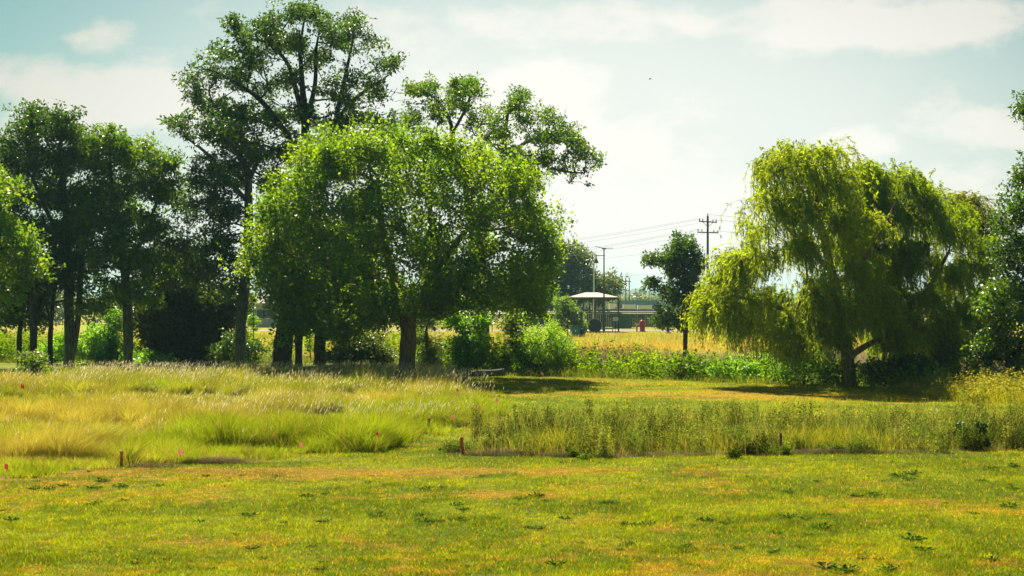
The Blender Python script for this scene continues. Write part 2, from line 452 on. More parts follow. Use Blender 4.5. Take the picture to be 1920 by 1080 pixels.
    tx = x + np.cos(az) * lean * h * .8; ty = y + np.sin(az) * lean * h * .8; tz = z + h * .80
    c2 = np.array([.80, .72, .55]) * (.65 + .45 * r)
    hd = []
    for f in (0, 1.57):
        hd.append(blade_geo(tx, ty, tz, .06 + .06 * RNG.random(n), np.full(n, .011) * np.clip(y / 50, .8, 1.4), az + RNG.normal(0, .2, n), .35 + .4 * RNG.random(n), c2, 2, .25, face=RNG.random(n) * .8 + f))
    V, Fq, C = join([st] + hd)
    o = mesh_np('seed_head_grass', V, Fq, M['seed'], col=C)
    tag(o, 'pale feathery seed heads standing above the tall left meadow', 'grass', kind='stuff')
meadow()

# leafy stalks used for weeds: a stem with many tiny leaves
def stalks(x, y, z, h, col, nl, leaf, spread, low=.2, rng=RNG, lw=.5):
    n = len(x)
    st = blade_geo(x, y, z, h, np.full(n, .008), rng.random(n) * 6.28, .15 * rng.random(n), col * .8, 2, .4)
    t = low + (1 - low) * rng.random((n, nl))
    a = rng.random((n, nl)) * 2 * math.pi
    rr = spread * (.2 + .8 * rng.random((n, nl))) * np.sin(np.clip(t * 1.1, 0, 1) * math.pi * .8 + .3)
    X = (x[:, None] + np.cos(a) * rr).ravel(); Y = (y[:, None] + np.sin(a) * rr).ravel(); Z = (z[:, None] + h[:, None] * t).ravel()
    m = len(X)
    V, Fq = leaf_quads(np.stack([X, Y, Z], 1), leaf * (.6 + .8 * rng.random(m)), lw, rng, upb=.5)
    cc = np.repeat(col, nl, 0) * (.7 + .6 * rng.random(m))[:, None]
    return join([st, (V, Fq, np.repeat(cc, 4, 0))])
def leaf_quads(Pc, size, ratio, rng, upb=.6, down=0.0, dirs=None):
    """one folded rhombic leaf per point"""
    n = len(Pc)
    if dirs is None:
        d = rng.normal(size=(n, 3)); d[:, 2] = d[:, 2] * .6 - down
    else: d = dirs + rng.normal(size=(n, 3)) * .25
    d /= np.linalg.norm(d, axis=1, keepdims=True) + 1e-9
    nn = rng.normal(size=(n, 3)); nn[:, 2] += upb * 2
    s = np.cross(d, nn); s /= np.linalg.norm(s, axis=1, keepdims=True) + 1e-9
    up = np.cross(s, d)
    L = size[:, None]; W = L * ratio * .5
    a = Pc; t = Pc + d * L - up * L * .12
    m = Pc + d * L * .45
    l = m - s * W + up * L * .10; r = m + s * W + up * L * .10
    V = np.stack([a, l, t, r], 1).reshape(-1, 3)
    Fq = (np.arange(n) * 4)[:, None] + np.arange(4)[None]
    return V, Fq
def strip_weeds():
    parts = []
    # airy grey green weeds
    m0 = 1500
    X, Y = scatter(m0, 31, 41.5, 1.15, 1.2)
    k = inpoly(X, Y, STRIP) & (RNG.random(m0) < .25 + .9 * sstep(.35, .62, fbm(X, Y, 1.4, 81))); X = X[k]; Y = Y[k]; m0 = len(X)
    yel = np.maximum(bump_(X, Y, 1550, 845, 1.3, 1.3), .7 * bump_(X, Y, 1040, 848, .8, .8))
    HH = (.26 + .50 * sstep(.28, .72, fbm(X, Y, 1.3, 83))) * (.6 + .65 * RNG.random(m0)) * (1 - .5 * yel)
    for a, b, rx, aa in ((1380, 838, .7, .26), (1120, 835, .8, .14), (1800, 835, 1.2, .16), (940, 835, .6, .14), (1620, 825, 1.0, .10)): HH += aa * bump_(X, Y, a, b, rx, 1.4)
    RR = .10 + .26 * RNG.random(m0)
    v = RNG.random(m0)[:, None]
    CC = np.array([.06, .125, .038]) * (1 - v) + np.array([.15, .20, .09]) * v
    CC = CC * (1 - .5 * (sstep(.48, .62, fbm(X, Y, .9, 85)) * (RNG.random(m0) < .7))[:, None])
    ns = 4; sx = RNG.uniform(-1, 12, ns); sy = 32.2 - .9 * RNG.random(ns) ** 2
    X = np.concatenate([X, sx]); Y = np.concatenate([Y, sy]); HH = np.concatenate([HH, .10 + .16 * RNG.random(ns)]); RR = np.concatenate([RR, .05 + .12 * RNG.random(ns)]); CC = np.concatenate([CC, np.tile(np.array([[.06, .12, .02]]), (ns, 1))]); m0 += ns
    per = 22; kk = np.repeat(np.arange(m0), per); n = len(kk)
    rr = RR[kk] * np.sqrt(RNG.random(n)); ta = RNG.random(n) * 6.283
    x = X[kk] + rr * np.cos(ta); y = Y[kk] + rr * np.sin(ta)
    dkc = (sstep(.52, .60, fbm(X, Y, 1.1, 95)) * (RNG.random(m0) < .55))[:, None]; CC = CC * (1 - .55 * dkc)
    h = HH[kk] * (.55 + .5 * RNG.random(n)) * (1 - .5 * (rr / .36) ** 2)
    col = CC[kk] * (.7 + .6 * RNG.random(n))[:, None]
    parts.append(stalks(x, y, gh(x, y), h, col, 26, .036, .09, .12))
    o = mesh_np('weed_strip', *join(parts)[:2], M['weed'], col=join(parts)[2])
    tag(o, 'uncut strip of airy grey green weeds crossing the lawn on the right', 'weeds', kind='stuff')
    # grass within the strip
    n = 100000
    x, y = scatter(n, 31, 41.5, 1.15, 1.6)
    k = inpoly(x, y, STRIP); x = x[k]; y = y[k]
    yq = 1.1 * bump_(x, y, 1550, 842, 1.6, 1.2) + .9 * bump_(x, y, 1040, 845, .9, .9) + .6 * bump_(x, y, 1250, 838, 1.6, 1)
    k = RNG.random(len(x)) < .22 + yq; x = x[k]; y = y[k]
    n = len(x)
    yl = np.clip(.05 + .9 * bump_(x, y, 1550, 842, 1.6, 1.2) + .8 * bump_(x, y, 1040, 845, .9, .9) + .5 * bump_(x, y, 1250, 838, 1.6, 1) + .5 * (fbm(x, y, .8, 87) - .5), 0, 1)
    h = (.16 + .30 * yl) * (.6 + .8 * RNG.random(n)) + .10 * fbm(x, y, 1, 88)
    r = RNG.random(n)[:, None]
    RK = None; yc = np.array([.30, .30, .03]) * (.6 + .7 * r); gc = np.array([.10, .17, .02]) * (.6 + .8 * r); bc = np.array([.26, .19, .09]) * (.5 + .8 * r)
    u = RNG.random(n)
    c = np.where((u < yl)[:, None], yc, np.where((u < yl + .35)[:, None], gc, bc))
    az = RNG.random(n) * 6.28
    g = blade_geo(x, y, gh(x, y), h, .010 * (.6 + .8 * RNG.random(n)), az, .2 + .5 * RNG.random(n), c, 2, .12)
    # tall feathery stems above
    n = 5000
    x, y = scatter(n, 32, 41, 1.15, 1.3)
    k = inpoly(x, y, STRIP); x = x[k]; y = y[k]; n = len(x)
    c = np.array([.30, .30, .12]) * (.6 + .7 * RNG.random(n))[:, None]
    g2 = blade_geo(x, y, gh(x, y), .55 + .30 * RNG.random(n), np.full(n, .005), RNG.random(n) * 6.28, .1 + .3 * RNG.random(n), c, 3, .5)
    V, Fq, C = join([g, g2])
    o = mesh_np('strip_grass', V, Fq, M['blade'], col=C)
    tag(o, 'yellow green grass growing through the right weed strip', 'grass', kind='stuff')
strip_weeds()

def mound_weeds():
    n = 2600
    x = RNG.uniform(12, 22, n); y = RNG.uniform(46, 66, n)
    k = inpoly(x, y, MOUND); x = x[k]; y = y[k]; n = len(x)
    ed = np.clip((x - 960 * 0 - (13.0 + .2 * (56 - y) * 0)) / 4, 0, 1)
    h = (.35 + .70 * ed) * (.7 + .5 * RNG.random(n))
    r = RNG.random(n)[:, None]
    col = np.array([.09, .14, .030]) * (1 - r) + np.array([.20, .22, .09]) * r
    a = stalks(x, y, gh(x, y), h, col, 30, .07, .2, .2)
    n = 42000
    x = RNG.uniform(11, 22, n); y = RNG.uniform(46, 66, n)
    k = inpoly(x, y, MOUND); x = x[k]; y = y[k]; n = len(x)
    ed = np.clip((x - 13.0) / 3.5, 0, 1)
    h = (.28 + .50 * ed) * (.5 + .7 * RNG.random(n)) * (.6 + .8 * fbm(x, y, 1.3, 91))
    r = RNG.random(n)[:, None]
    c = np.where(RNG.random(n)[:, None] < .8, np.array([.15, .20, .018]) * (.6 + .8 * r), np.array([.20, .17, .07]) * (.6 + .6 * r))
    b = blade_geo(x, y, gh(x, y), h, np.full(n, .014), RNG.random(n) * 6.28, .2 + .5 * RNG.random(n), c, 3, .12)
    V, Fq, C = join([a, b])
    o = mesh_np('mound_weeds', V, Fq, M['weed'], col=C)
    tag(o, 'mound of yellow green weeds and grass at the right edge of the lawn', 'weeds', kind='stuff')
mound_weeds()

def ditch_weeds():
    """broad leaved green growth along the ditch, one mass"""
    parts = []
    rng = np.random.default_rng(31)
    n = 52000
    x = rng.uniform(-30, 24, n); y = rng.uniform(50, 96, n)
    e = near_edge(x)
    off = y - e
    band = (off > 1.3) & (off < 9.5) 
    pxx = 960 + x / y * F
    dens = (.35 + .65 * sstep(.30, .52, fbm(x, y, 2.2, 101))) * np.where(off < 5, 1, .4)
    k = band & (rng.random(n) < dens * .8)
    k &= ~((x > -13.5) & (x < -6.5) & (rng.random(n) < .7))
    x = x[k]; y = y[k]; n = len(x); off = off[k]
    top = 1.25 + .55 * (fbm(x, y, 2.0, 103) - .5) * 2
    z = gh(x, y)
    # tops reach about 1.1 m above the lawn
    h = np.clip(top - np.where(x > 0, .12, -.40) - z * .95, .4, 3.4) * (.75 + .3 * rng.random(n))
    h = np.where(off < 1.9, h * .7, h)
    r = rng.random(n)[:, None]
    v = fbm(x, y, 2.6, 105)[:, None]
    col = (np.array([.045, .13, .012]) * (1 - v) + np.array([.13, .24, .012]) * v) * (.75 + .5 * r)
    parts = stalks(x, y, z, h, col, 30, .115, .26, .15, rng, .6)
    o = mesh_np('ditch_weeds', parts[0], parts[1], M['weed'], col=parts[2])
    tag(o, 'thick green broad leaved weeds filling the ditch behind the lawn', 'weeds', kind='stuff')
    # rank grass at the lawn edge and scrub on the far bank
    n = 36000
    x = rng.uniform(-28, 20, n); e = near_edge(x); y = e + rng.uniform(.2, 4.5, n)
    k = rng.random(n) < .3 + .7 * sstep(.4, .6, fbm(x, y, 1.5, 107)); x = x[k]; y = y[k]; n = len(x)
    r = rng.random(n)[:, None]
    c = np.where(rng.random(n)[:, None] < .75, np.array([.14, .21, .018]) * (.6 + .8 * r), np.array([.32, .27, .07]) * (.6 + .8 * r))
    a = blade_geo(x, y, gh(x, y), .12 + .34 * rng.random(n) * sstep(.35, .6, fbm(x, y, 1.2, 117)) + .12 * rng.random(n), np.full(n, .016), rng.random(n) * 6.28, .2 + .5 * rng.random(n), c, 2, .12)
    n = 60000
    x = rng.uniform(-36, 26, n); y = rng.uniform(96, 190, n) 
    u = rng.random(n); y = 97 * (185 / 97) ** u; x = (rng.random(n) * 2 - 1) * y * .33
    r = rng.random(n)[:, None]
    gr = fbm(x, y, 9, 109)[:, None]
    c = np.where(rng.random(n)[:, None] < gr + .3 * np.exp(-((y - 150) / 14) ** 2)[:, None] - .5 * np.exp(-((y - 119) / 9) ** 2)[:, None], np.array([.22, .28, .03]), np.array([.46, .30, .05])) * (.6 + .7 * r)
    hh = np.where(y < 125, .14 + .25 * rng.random(n), .15 + .2 * rng.random(n)) + .2 * (np.abs(y - 150) < 12) * rng.random(n)
    b = blade_geo(x, y, gh(x, y), hh, .035 * np.ones(n), rng.random(n) * 6.28, .2 + .6 * rng.random(n), c, 1, .2)
    V, Fq, C = join([a, b])
    o = mesh_np('bank_grass', V, Fq, M['blade'], col=C)
    tag(o, 'sparse dry grass on the ditch banks and the far yellow field', 'grass', kind='stuff')
    # dead brown scrub on the far bank
    n = 2600
    x = rng.uniform(-6, 20, n); y = rng.uniform(99, 107, n)
    k = rng.random(n) < sstep(.4, .6, fbm(x, y, 2.2, 111)); x = x[k]; y = y[k]; n = len(x)
    col = np.array([.16, .11, .08]) * (.6 + .8 * rng.random(n))[:, None]
    s = stalks(x, y, gh(x, y), .25 + .4 * rng.random(n), col, 14, .12, .3, .1, rng, .25)
    o = mesh_np('dry_scrub', s[0], s[1], M['thatch'], col=s[2])
    tag(o, 'dead greyish brown scrub on the far ditch bank', 'scrub', kind='stuff')
ditch_weeds()

def thatch():
    rng = np.random.default_rng(5)
    X = []; Y = []; Hh = []
    for px, py, rx, ry, n, hh in ((400, 866, .75, .30, 2600, .10), (285, 874, .5, .2, 900, .05), (940, 852, .8, .16, 2600, .10), (1060, 855, 1.1, .14, 1800, .08), (1560, 851, 1.6, .18, 2400, .08),
                                  (1240, 853, 2.0, .12, 1600, .06), (855, 799, .30, .5, 900, .12), (360, 862, .2, .2, 900, .16)):
        cx, cy = G(px, py)
        x = cx + rng.normal(0, rx * .6, n); y = cy + rng.normal(0, ry * .6, n)
        X.append(x); Y.append(y); Hh.append(hh * np.exp(-((x - cx) / rx) ** 2) * rng.random(n))
    x = np.concatenate(X); y = np.concatenate(Y); hz = np.concatenate(Hh); n = len(x)
    c = np.array([.24, .17, .10]) * (.4 + 1.0 * rng.random(n))[:, None]
    V, Fq, C = blade_geo(x, y, gh(x, y) + hz, .05 * rng.random(n) + .02, np.full(n, .006), rng.random(n) * 6.28, 2 + 4 * rng.random(n), c, 1, .4)
    o = mesh_np('dead_thatch', V, Fq, M['thatch'], col=C)
    tag(o, 'matted brown dead grass clippings along the edges of the uncut grass', 'thatch', kind='stuff')
thatch()

# ------------------------------------------------------------------ trees
def tube_seg(A, B, ra, rb, n=5):
    """many separate tapered segments at once"""
    d = B - A; L = np.linalg.norm(d, axis=1, keepdims=True) + 1e-9; d = d / L
    ref = np.where(np.abs(d[:, 2:3]) < .9, np.array([[0, 0, 1.]]), np.array([[0, 1., 0]]))
    a = np.cross(ref, d); a /= np.linalg.norm(a, axis=1, keepdims=True); b = np.cross(d, a)
    ang = np.arange(n) * 2 * math.pi / n
    off = np.cos(ang)[None, :, None] * a[:, None] + np.sin(ang)[None, :, None] * b[:, None]
    V = np.concatenate([A[:, None] + off * ra[:, None, None], B[:, None] + off * rb[:, None, None]], 1)
    k = np.arange(n)
    f = np.stack([k, (k + 1) % n, (k + 1) % n + n, k + n], 1)
    Fq = (np.arange(len(A)) * 2 * n)[:, None, None] + f[None]
    return V.reshape(-1, 3), Fq.reshape(-1, 4)
def smooth_path(pts, rads, step=.25):
    pts = np.array(pts, float); rads = np.array(rads, float)
    L = np.concatenate([[0], np.cumsum(np.linalg.norm(np.diff(pts, axis=0), axis=1))])
    m = max(3, int(L[-1] / step)); s = np.linspace(0, L[-1], m)
    # Catmull-Rom through the given points
    out = []
    for q in s:
        i = min(np.searchsorted(L, q, side='right') - 1, len(pts) - 2); t = (q - L[i]) / (L[i + 1] - L[i])
        p0 = pts[max(i - 1, 0)]; p1 = pts[i]; p2 = pts[i + 1]; p3 = pts[min(i + 2, len(pts) - 1)]
        out.append(.5 * ((2 * p1) + (-p0 + p2) * t + (2 * p0 - 5 * p1 + 4 * p2 - p3) * t * t + (-p0 + 3 * p1 - 3 * p2 + p3) * t ** 3))
    return np.array(out), np.interp(s, L, rads)
def wood(trunks, attract, rng, twig=.012, rmax=.12, pen=.25, sag=0.0):
    """trunk polylines plus branches grown to every attractor point"""
    V = []; Fq = []; n0 = 0
    nodes = []; plen = []; parent = []
    for pts, rads in trunks:
        p, r = smooth_path(pts, rads)
        m = 12
        t = np.gradient(p, axis=0); t /= np.linalg.norm(t, axis=1, keepdims=True)
        ref = np.array([0, 1., 0]); a = np.cross(t, ref); a /= np.linalg.norm(a, axis=1, keepdims=True); b = np.cross(t, a)
        ang = np.arange(m) * 2 * math.pi / m
        ph = rng.random() * 6
        lump = 1 + .07 * np.sin(3 * ang[None] + ph + p[:, 2:3] * .7) + .05 * np.sin(5 * ang[None] + p[:, 2:3] * 2.1 + ph) + rng.normal(0, .025, (len(p), m))
        ring = p[:, None] + (np.cos(ang)[None, :, None] * a[:, None] + np.sin(ang)[None, :, None] * b[:, None]) * (r[:, None] * lump)[:, :, None]
        V.append(ring.reshape(-1, 3)); i = np.arange(len(p) - 1)[:, None] * m; k = np.arange(m)[None]
        Fq.append(np.stack([i + k, i + (k + 1) % m, i + m + (k + 1) % m, i + m + k], -1).reshape(-1, 4) + n0); n0 += len(p) * m
        top = len(p)
        for j in range(top):
            if j > top * .30 or len(nodes) > 0:
                nodes.append(p[j]); plen.append((p[j][2] - trunks[0][0][0][2]) * .5); parent.append(-1)
    NA = np.array(nodes); PL = np.array(plen); PAR = list(parent)
    order = np.argsort(np.linalg.norm(attract - NA[len(NA) // 2], axis=1))
    cap = len(NA) + len(attract) * 14
    buf = np.zeros((cap, 3)); pb = np.zeros(cap); buf[:len(NA)] = NA; pb[:len(NA)] = PL; cnt = len(NA); nroot = cnt
    for q in order:
        T = attract[q]
        dv = buf[:cnt] - T; dd = np.sqrt((dv ** 2).sum(1))
        above = np.clip(dv[:, 2], 0, None)
        i = int(np.argmin(dd + pen * pb[:cnt] + .8 * above)); D = dd[i]
        if D < .1: continue
        m = min(10, max(1, int(D / .5)))
        A = buf[i].copy(); side = rng.normal(size=3) * D * .10; last = i
        for s in range(1, m + 1):
            t = s / m
            p = A * (1 - t) + T * t + side * math.sin(math.pi * t) + np.array([0, 0, sag * D * math.sin(math.pi * t)])
            if cnt >= cap: break
            buf[cnt] = p; pb[cnt] = pb[last] + D / m; PAR.append(last); last = cnt; cnt += 1
    w = np.zeros(cnt); ch = np.zeros(cnt)
    for i in range(cnt - 1, nroot - 1, -1):
        if w[i] == 0: w[i] = 1
        w[PAR[i]] += w[i]
    idx = np.arange(nroot, cnt)
    if len(idx):
        rad = np.minimum(twig * w ** .52, rmax)
        par = np.array([PAR[i] for i in idx])
        ra = np.where(par < nroot, rad[idx] * 1.15, np.minimum(rad[par], rad[idx] * 1.3))
        v, f = tube_seg(buf[par], buf[idx], ra, rad[idx], 5)
        V.append(v); Fq.append(f + n0)
    return np.concatenate(V), np.concatenate(Fq), buf[:cnt]

def blobs_to_clusters(blobs, d, rng, spacing, depth=.8, gap=.0, shell=.45, seed=0, hollow=0.0):
    B = np.array([b[:4] for b in blobs], float)
    cx = (B[:, 0].min() + B[:, 0].max()) / 2; RX = (B[:, 0] + B[:, 2]).max() - cx
    cy = (B[:, 1].min() + B[:, 1].max()) / 2; RY = (B[:, 1] + B[:, 3]).max() - cy
    pts = []
    for bl in blobs:
        px, py, rx, ry = bl[:4]
        q = ((px - cx) / RX) ** 2 + .5 * ((py - cy) / RY) ** 2
        D = depth * RX * d / F * math.sqrt(max(.06, 1 - q))
        rxm = rx * d / F; rym = ry * d / F; rd = max(rxm, rym) * 1.1
        dds = [0.0] if D < rd * .8 else list(np.linspace(-D, D, int(2 * D / (rd * 1.3)) + 2))
        for dd in dds:
            if len(bl) > 4: dd = dd + bl[4]
            sc = 1 - .25 * abs(dd) / (D + 1e-6) if len(bl) <= 4 else 1
            c = P(px + rng.normal(0, 4), py + rng.normal(0, 4), d + dd)
            vol = 4.19 * rxm * rym * rd
            n = max(3, int(vol / spacing ** 3))
            v = rng.normal(size=(n, 3)); v /= np.linalg.norm(v, axis=1, keepdims=True)
            v *= (rng.random(n) ** shell)[:, None]
            p = c + v * np.array([rxm, rd, rym]) * sc
            pts.append(p)
    p = np.concatenate(pts)
    if gap:
        g = fbm(p[:, 0] + p[:, 1] * .6, p[:, 2] + p[:, 1] * .4, 1.5, seed + 3.3, 2)
        p = p[(g > gap) | (rng.random(len(p)) < .25)]
    if hollow:
        C0 = P(cx, cy, d); k = d / F
        q = ((p[:, 0] - C0[0]) / (RX * k)) ** 2 + ((p[:, 2] - C0[2]) / (RY * k)) ** 2 + ((p[:, 1] - d) / (depth * RX * k + .6)) ** 2
        p = p[(q > .42) | (rng.random(len(p)) > hollow)]
    # thin out points that sit on top of each other
    key = np.round(p / (spacing * .6)).astype(int); _, ui = np.unique(key, axis=0, return_index=True)
    return p[ui]
def crown_leaves(cl, rng, per, crad, size, ratio, cols, upb=.6, flat=.7, down=0., spike=0.0, tint=None):
    n = len(cl)
    cs = .65 + .7 * rng.random(n)
    P0 = np.repeat(cl, per, 0); sc = np.repeat(cs, per)
    off = rng.normal(size=(n * per, 3)); off /= (np.linalg.norm(off, axis=1, keepdims=True) + 1e-9)
    off *= (rng.random(n * per) ** .5)[:, None] * crad * sc[:, None]; off[:, 2] *= flat
    if spike: off[:, 2] += np.abs(rng.normal(size=n * per)) * spike * crad * (rng.random(n * per) < .4)
    m = n * per
    dirs = off / (np.linalg.norm(off, axis=1, keepdims=True) + 1e-9) + rng.normal(size=(m, 3)) * .9 - np.array([0, 0, down])
    V, Fq = leaf_quads(P0 + off, size * (.6 + .8 * rng.random(m)), ratio, rng, upb, dirs=dirs)
    a, b = np.array(cols[0]), np.array(cols[1])
    t = np.repeat(rng.random(n) if tint is None else tint, per) * .6 + rng.random(m) * .4
    c = (a[None] * (1 - t[:, None]) + b[None] * t[:, None]) * (.75 + .5 * rng.random(m))[:, None]
    return V, Fq, np.repeat(c, 4, 0)

def subdivide(cl, rng, k, rad, flat=.75):
    """every clump becomes k small leaf sprays spread over its own shell"""
    n = len(cl); rs = rad * (.55 + .75 * rng.random(n))
    v = rng.normal(size=(n, k, 3)); v[..., 2] += .25
    v /= np.linalg.norm(v, axis=2, keepdims=True)
    v *= (rng.random((n, k)) ** .35)[..., None] * rs[:, None, None]; v[..., 2] *= flat
    v *= np.where(rng.random((n, k)) < .14, 1.75, 1.0)[..., None]
    keep = rng.random((n, k)) < (.55 + .45 * rng.random(n))[:, None]
    p = cl[:, None] + v
    ids = np.repeat(np.arange(n), k).reshape(n, k)
    return p[keep], ids[keep]
def tree(name, label, d, trunks, blobs, seed, spacing=.55, per=40, crad=.40, size=.12, ratio=.6, cols=((.035, .08, .012), (.07, .13, .015)),
         mat='leaf', bark='bark', group=None, depth=.8, gap=0.0, twig=.012, rmax=.12, cat='tree', shell=.45, upb=.6, flat=.7, pen=.25, bare=None, down=0., spike=0., k=9, clump=.62, hollow=.65):
    """trunks: list of ([(px, py, radius_m, depth offset)...]) in photo pixels at distance d"""
    rng = np.random.default_rng(seed)
    T = []
    for tr in trunks:
        pts = [P(a[0], a[1], d + (a[3] if len(a) > 3 else 0)) for a in tr]; rads = [a[2] for a in tr]
        T.append((pts, rads))
    b0 = T[0][0][0]
    zb = float(gh(b0[0], b0[1]))
    T[0][0][0] = np.array([b0[0], b0[1], zb - .15])
    # root flare
    p1 = T[0][0][1]; f = np.array([b0[0] * .9 + p1[0] * .1, b0[1], zb + .35])
    if p1[2] > zb + .6: T[0][0].insert(1, f); T[0][1].insert(1, T[0][1][0] * .72)
    cl = blobs_to_clusters(blobs, d, rng, spacing, depth, gap, shell, seed, hollow)
    cl = cl[cl[:, 2] > zb + .1]
    root = empty(name, (b0[0], b0[1], zb), label, cat, group)
    sub, ids = subdivide(cl, rng, k, clump)
    sub_ok = sub[:, 2] > zb + .05; sub = sub[sub_ok]; ids = ids[sub_ok]
    att = np.concatenate([cl, sub[rng.random(len(sub)) < .24]])
    if bare:
        att = np.concatenate([att] + [np.array([P(a, b, d + rng.normal(0, .5))]) for a, b in bare])
    V, Fq, _ = wood(T, att, rng, twig, rmax, pen)
    mesh_np('trunk', V, Fq, M[bark], root, smooth=True, origin=(b0[0], b0[1], zb))
    tv = rng.random(len(cl))[ids]
    v, f, c = crown_leaves(sub, rng, per, crad, size, ratio, cols, upb, flat, down, spike, tint=tv)
    mesh_np('crown', v, f, M[mat], root, col=c, origin=(b0[0], b0[1], zb))
    return root, len(f)

DG = ((.011, .048, .014), (.030, .090, .013))       # dark green
MG = ((.018, .080, .013), (.060, .150, .010))
YG = ((.024, .110, .012), (.076, .195, .009))
stats = []
# the round yellow green tree in the middle
stats.append(tree('broadleaf_tree', 'round yellow green tree with forked brown trunk, left of centre', 67,
  [[(764, 708, .43), (765, 655, .33), (765, 612, .30), (752, 570, .20), (738, 520, .20), (722, 465, .16), (714, 400, .12), (708, 330, .07)],
   [(765, 620, .18), (785, 570, .15), (815, 510, .12, -1), (860, 450, .11, -1.5), (900, 400, .07, -2)],
   [(748, 560, .15), (700, 520, .12, 1), (640, 470, .09, 1.5), (590, 420, .06, 2)]],
  [(545, 345, 55, 45), (600, 305, 50, 38), (655, 300, 45, 38), (720, 285, 60, 40), (790, 300, 55, 40), (850, 310, 50, 42), (910, 325, 50, 45), (960, 360, 42, 42),
   (520, 405, 36, 44), (600, 390, 62, 54), (700, 380, 75, 70), (800, 390, 75, 70), (890, 410, 70, 65), (980, 420, 55, 50), (1020, 440, 34, 40),
   (500, 470, 34, 42), (570, 470, 65, 60), (670, 480, 75, 65), (780, 480, 75, 60), (880, 490, 70, 55), (970, 500, 60, 52), (1015, 520, 34, 50),
   (522, 540, 36, 34), (590, 552, 56, 44), (680, 570, 60, 45), (840, 545, 60, 35), (920, 560, 55, 35), (985, 560, 40, 35), (800, 578, 50, 24), (728, 575, 40, 24), (560, 605, 26, 24), (635, 608, 30, 18)],
  11, spacing=1.36, per=19, crad=.22, size=.13, flat=.8, ratio=.68, cols=YG, depth=.60, spike=1.3, k=27, clump=.74, gap=.37, shell=.3, hollow=.75))
# big tree behind, top centre left
LIMB = [(530, 690, .62), (533, 640, .45), (545, 560, .40), (560, 470, .33), (570, 380, .28), (572, 280, .22), (572, 225, .18), (566, 150, .12), (563, 90, .08), (570, 40, .04)]
stats.append(tree('tall_tree', 'tallest tree, its open dark crown highest behind the round tree', 80,
  [LIMB, [(572, 230, .14), (560, 190, .12), (540, 120, .09), (500, 80, .06), (465, 72, .03)], [(572, 240, .14), (590, 160, .10), (592, 100, .07), (600, 50, .03)],
   [(575, 330, .16), (620, 260, .15, 1), (635, 200, .12, 1), (650, 130, .08, 1), (665, 60, .04, 1)], [(630, 230, .12, 1), (660, 190, .10, 1), (700, 160, .06, 1), (730, 140, .03, 1)],
   [(570, 300, .15), (500, 200, .12, -1), (450, 160, .08, -1), (390, 130, .04, -1)]],
  [(545, 22, 32, 16), (590, 28, 32, 18), (500, 45, 30, 20), (460, 70, 26, 28), (610, 55, 18, 28), (440, 45, 22, 12), (665, 40, 26, 20), (640, 80, 26, 24), (690, 90, 30, 26), (720, 125, 28, 26), (735, 110, 14, 16),
   (520, 80, 36, 26), (560, 90, 34, 28), (600, 110, 34, 30), (470, 110, 38, 26), (420, 105, 34, 20), (380, 110, 28, 24), (360, 140, 14, 24), (400, 140, 34, 22), (450, 145, 38, 24), (370, 180, 20, 18), (660, 140, 38, 30), (700, 170, 26, 24),
   (500, 170, 34, 26), (540, 150, 30, 30), (620, 170, 30, 28), (650, 200, 34, 24), (400, 200, 36, 22), (450, 215, 48, 26), (520, 225, 50, 30), (580, 215, 40, 30), (640, 235, 45, 22), (690, 225, 30, 18),
   (420, 260, 46, 26), (480, 280, 50, 34), (560, 275, 60, 34), (650, 265, 50, 26), (720, 240, 22, 20), (440, 320, 40, 30), (520, 350, 50, 40)],
  12, hollow=.4, spacing=.78, per=9, crad=.22, size=.17, ratio=.5, cols=DG, mat='leaf_dark', bark='bark_dark', depth=.42, gap=.40, shell=.5, twig=.011, rmax=.16, k=10, clump=.50, bare=[(745, 165), (755, 175), (490, 60), (735, 185)]))
# pale leaning tree left of the tall one
stats.append(tree('leaning_tree', 'tree with pale leaning trunk, directly left of the round yellow green tree', 76,
  [[(449, 672, .30), (452, 600, .24), (460, 520, .22), (466, 440, .20), (466, 370, .18), (462, 320, .15), (440, 280, .1), (410, 250, .07)],
   [(464, 345, .11), (480, 310, .09), (495, 270, .06)], [(466, 380, .12), (430, 340, .1), (390, 290, .07), (345, 255, .04)]],
  [(335, 245, 20, 22), (360, 262, 24, 18), (395, 250, 30, 24), (430, 240, 34, 26), (470, 250, 30, 26), (385, 300, 34, 26), (420, 330, 36, 30), (470, 300, 30, 26), (370, 345, 26, 22), (405, 375, 36, 26),
   (360, 400, 40, 30), (430, 410, 40, 34), (400, 450, 46, 34), (350, 460, 40, 30), (450, 480, 34, 34), (380, 510, 44, 30), (330, 520, 36, 30), (430, 540, 34, 30)],
  13, hollow=.2, spacing=.78, per=12, crad=.24, size=.16, ratio=.5, cols=DG, mat='leaf_dark', bark='bark_grey', depth=.55, gap=.34, twig=.010, k=11))
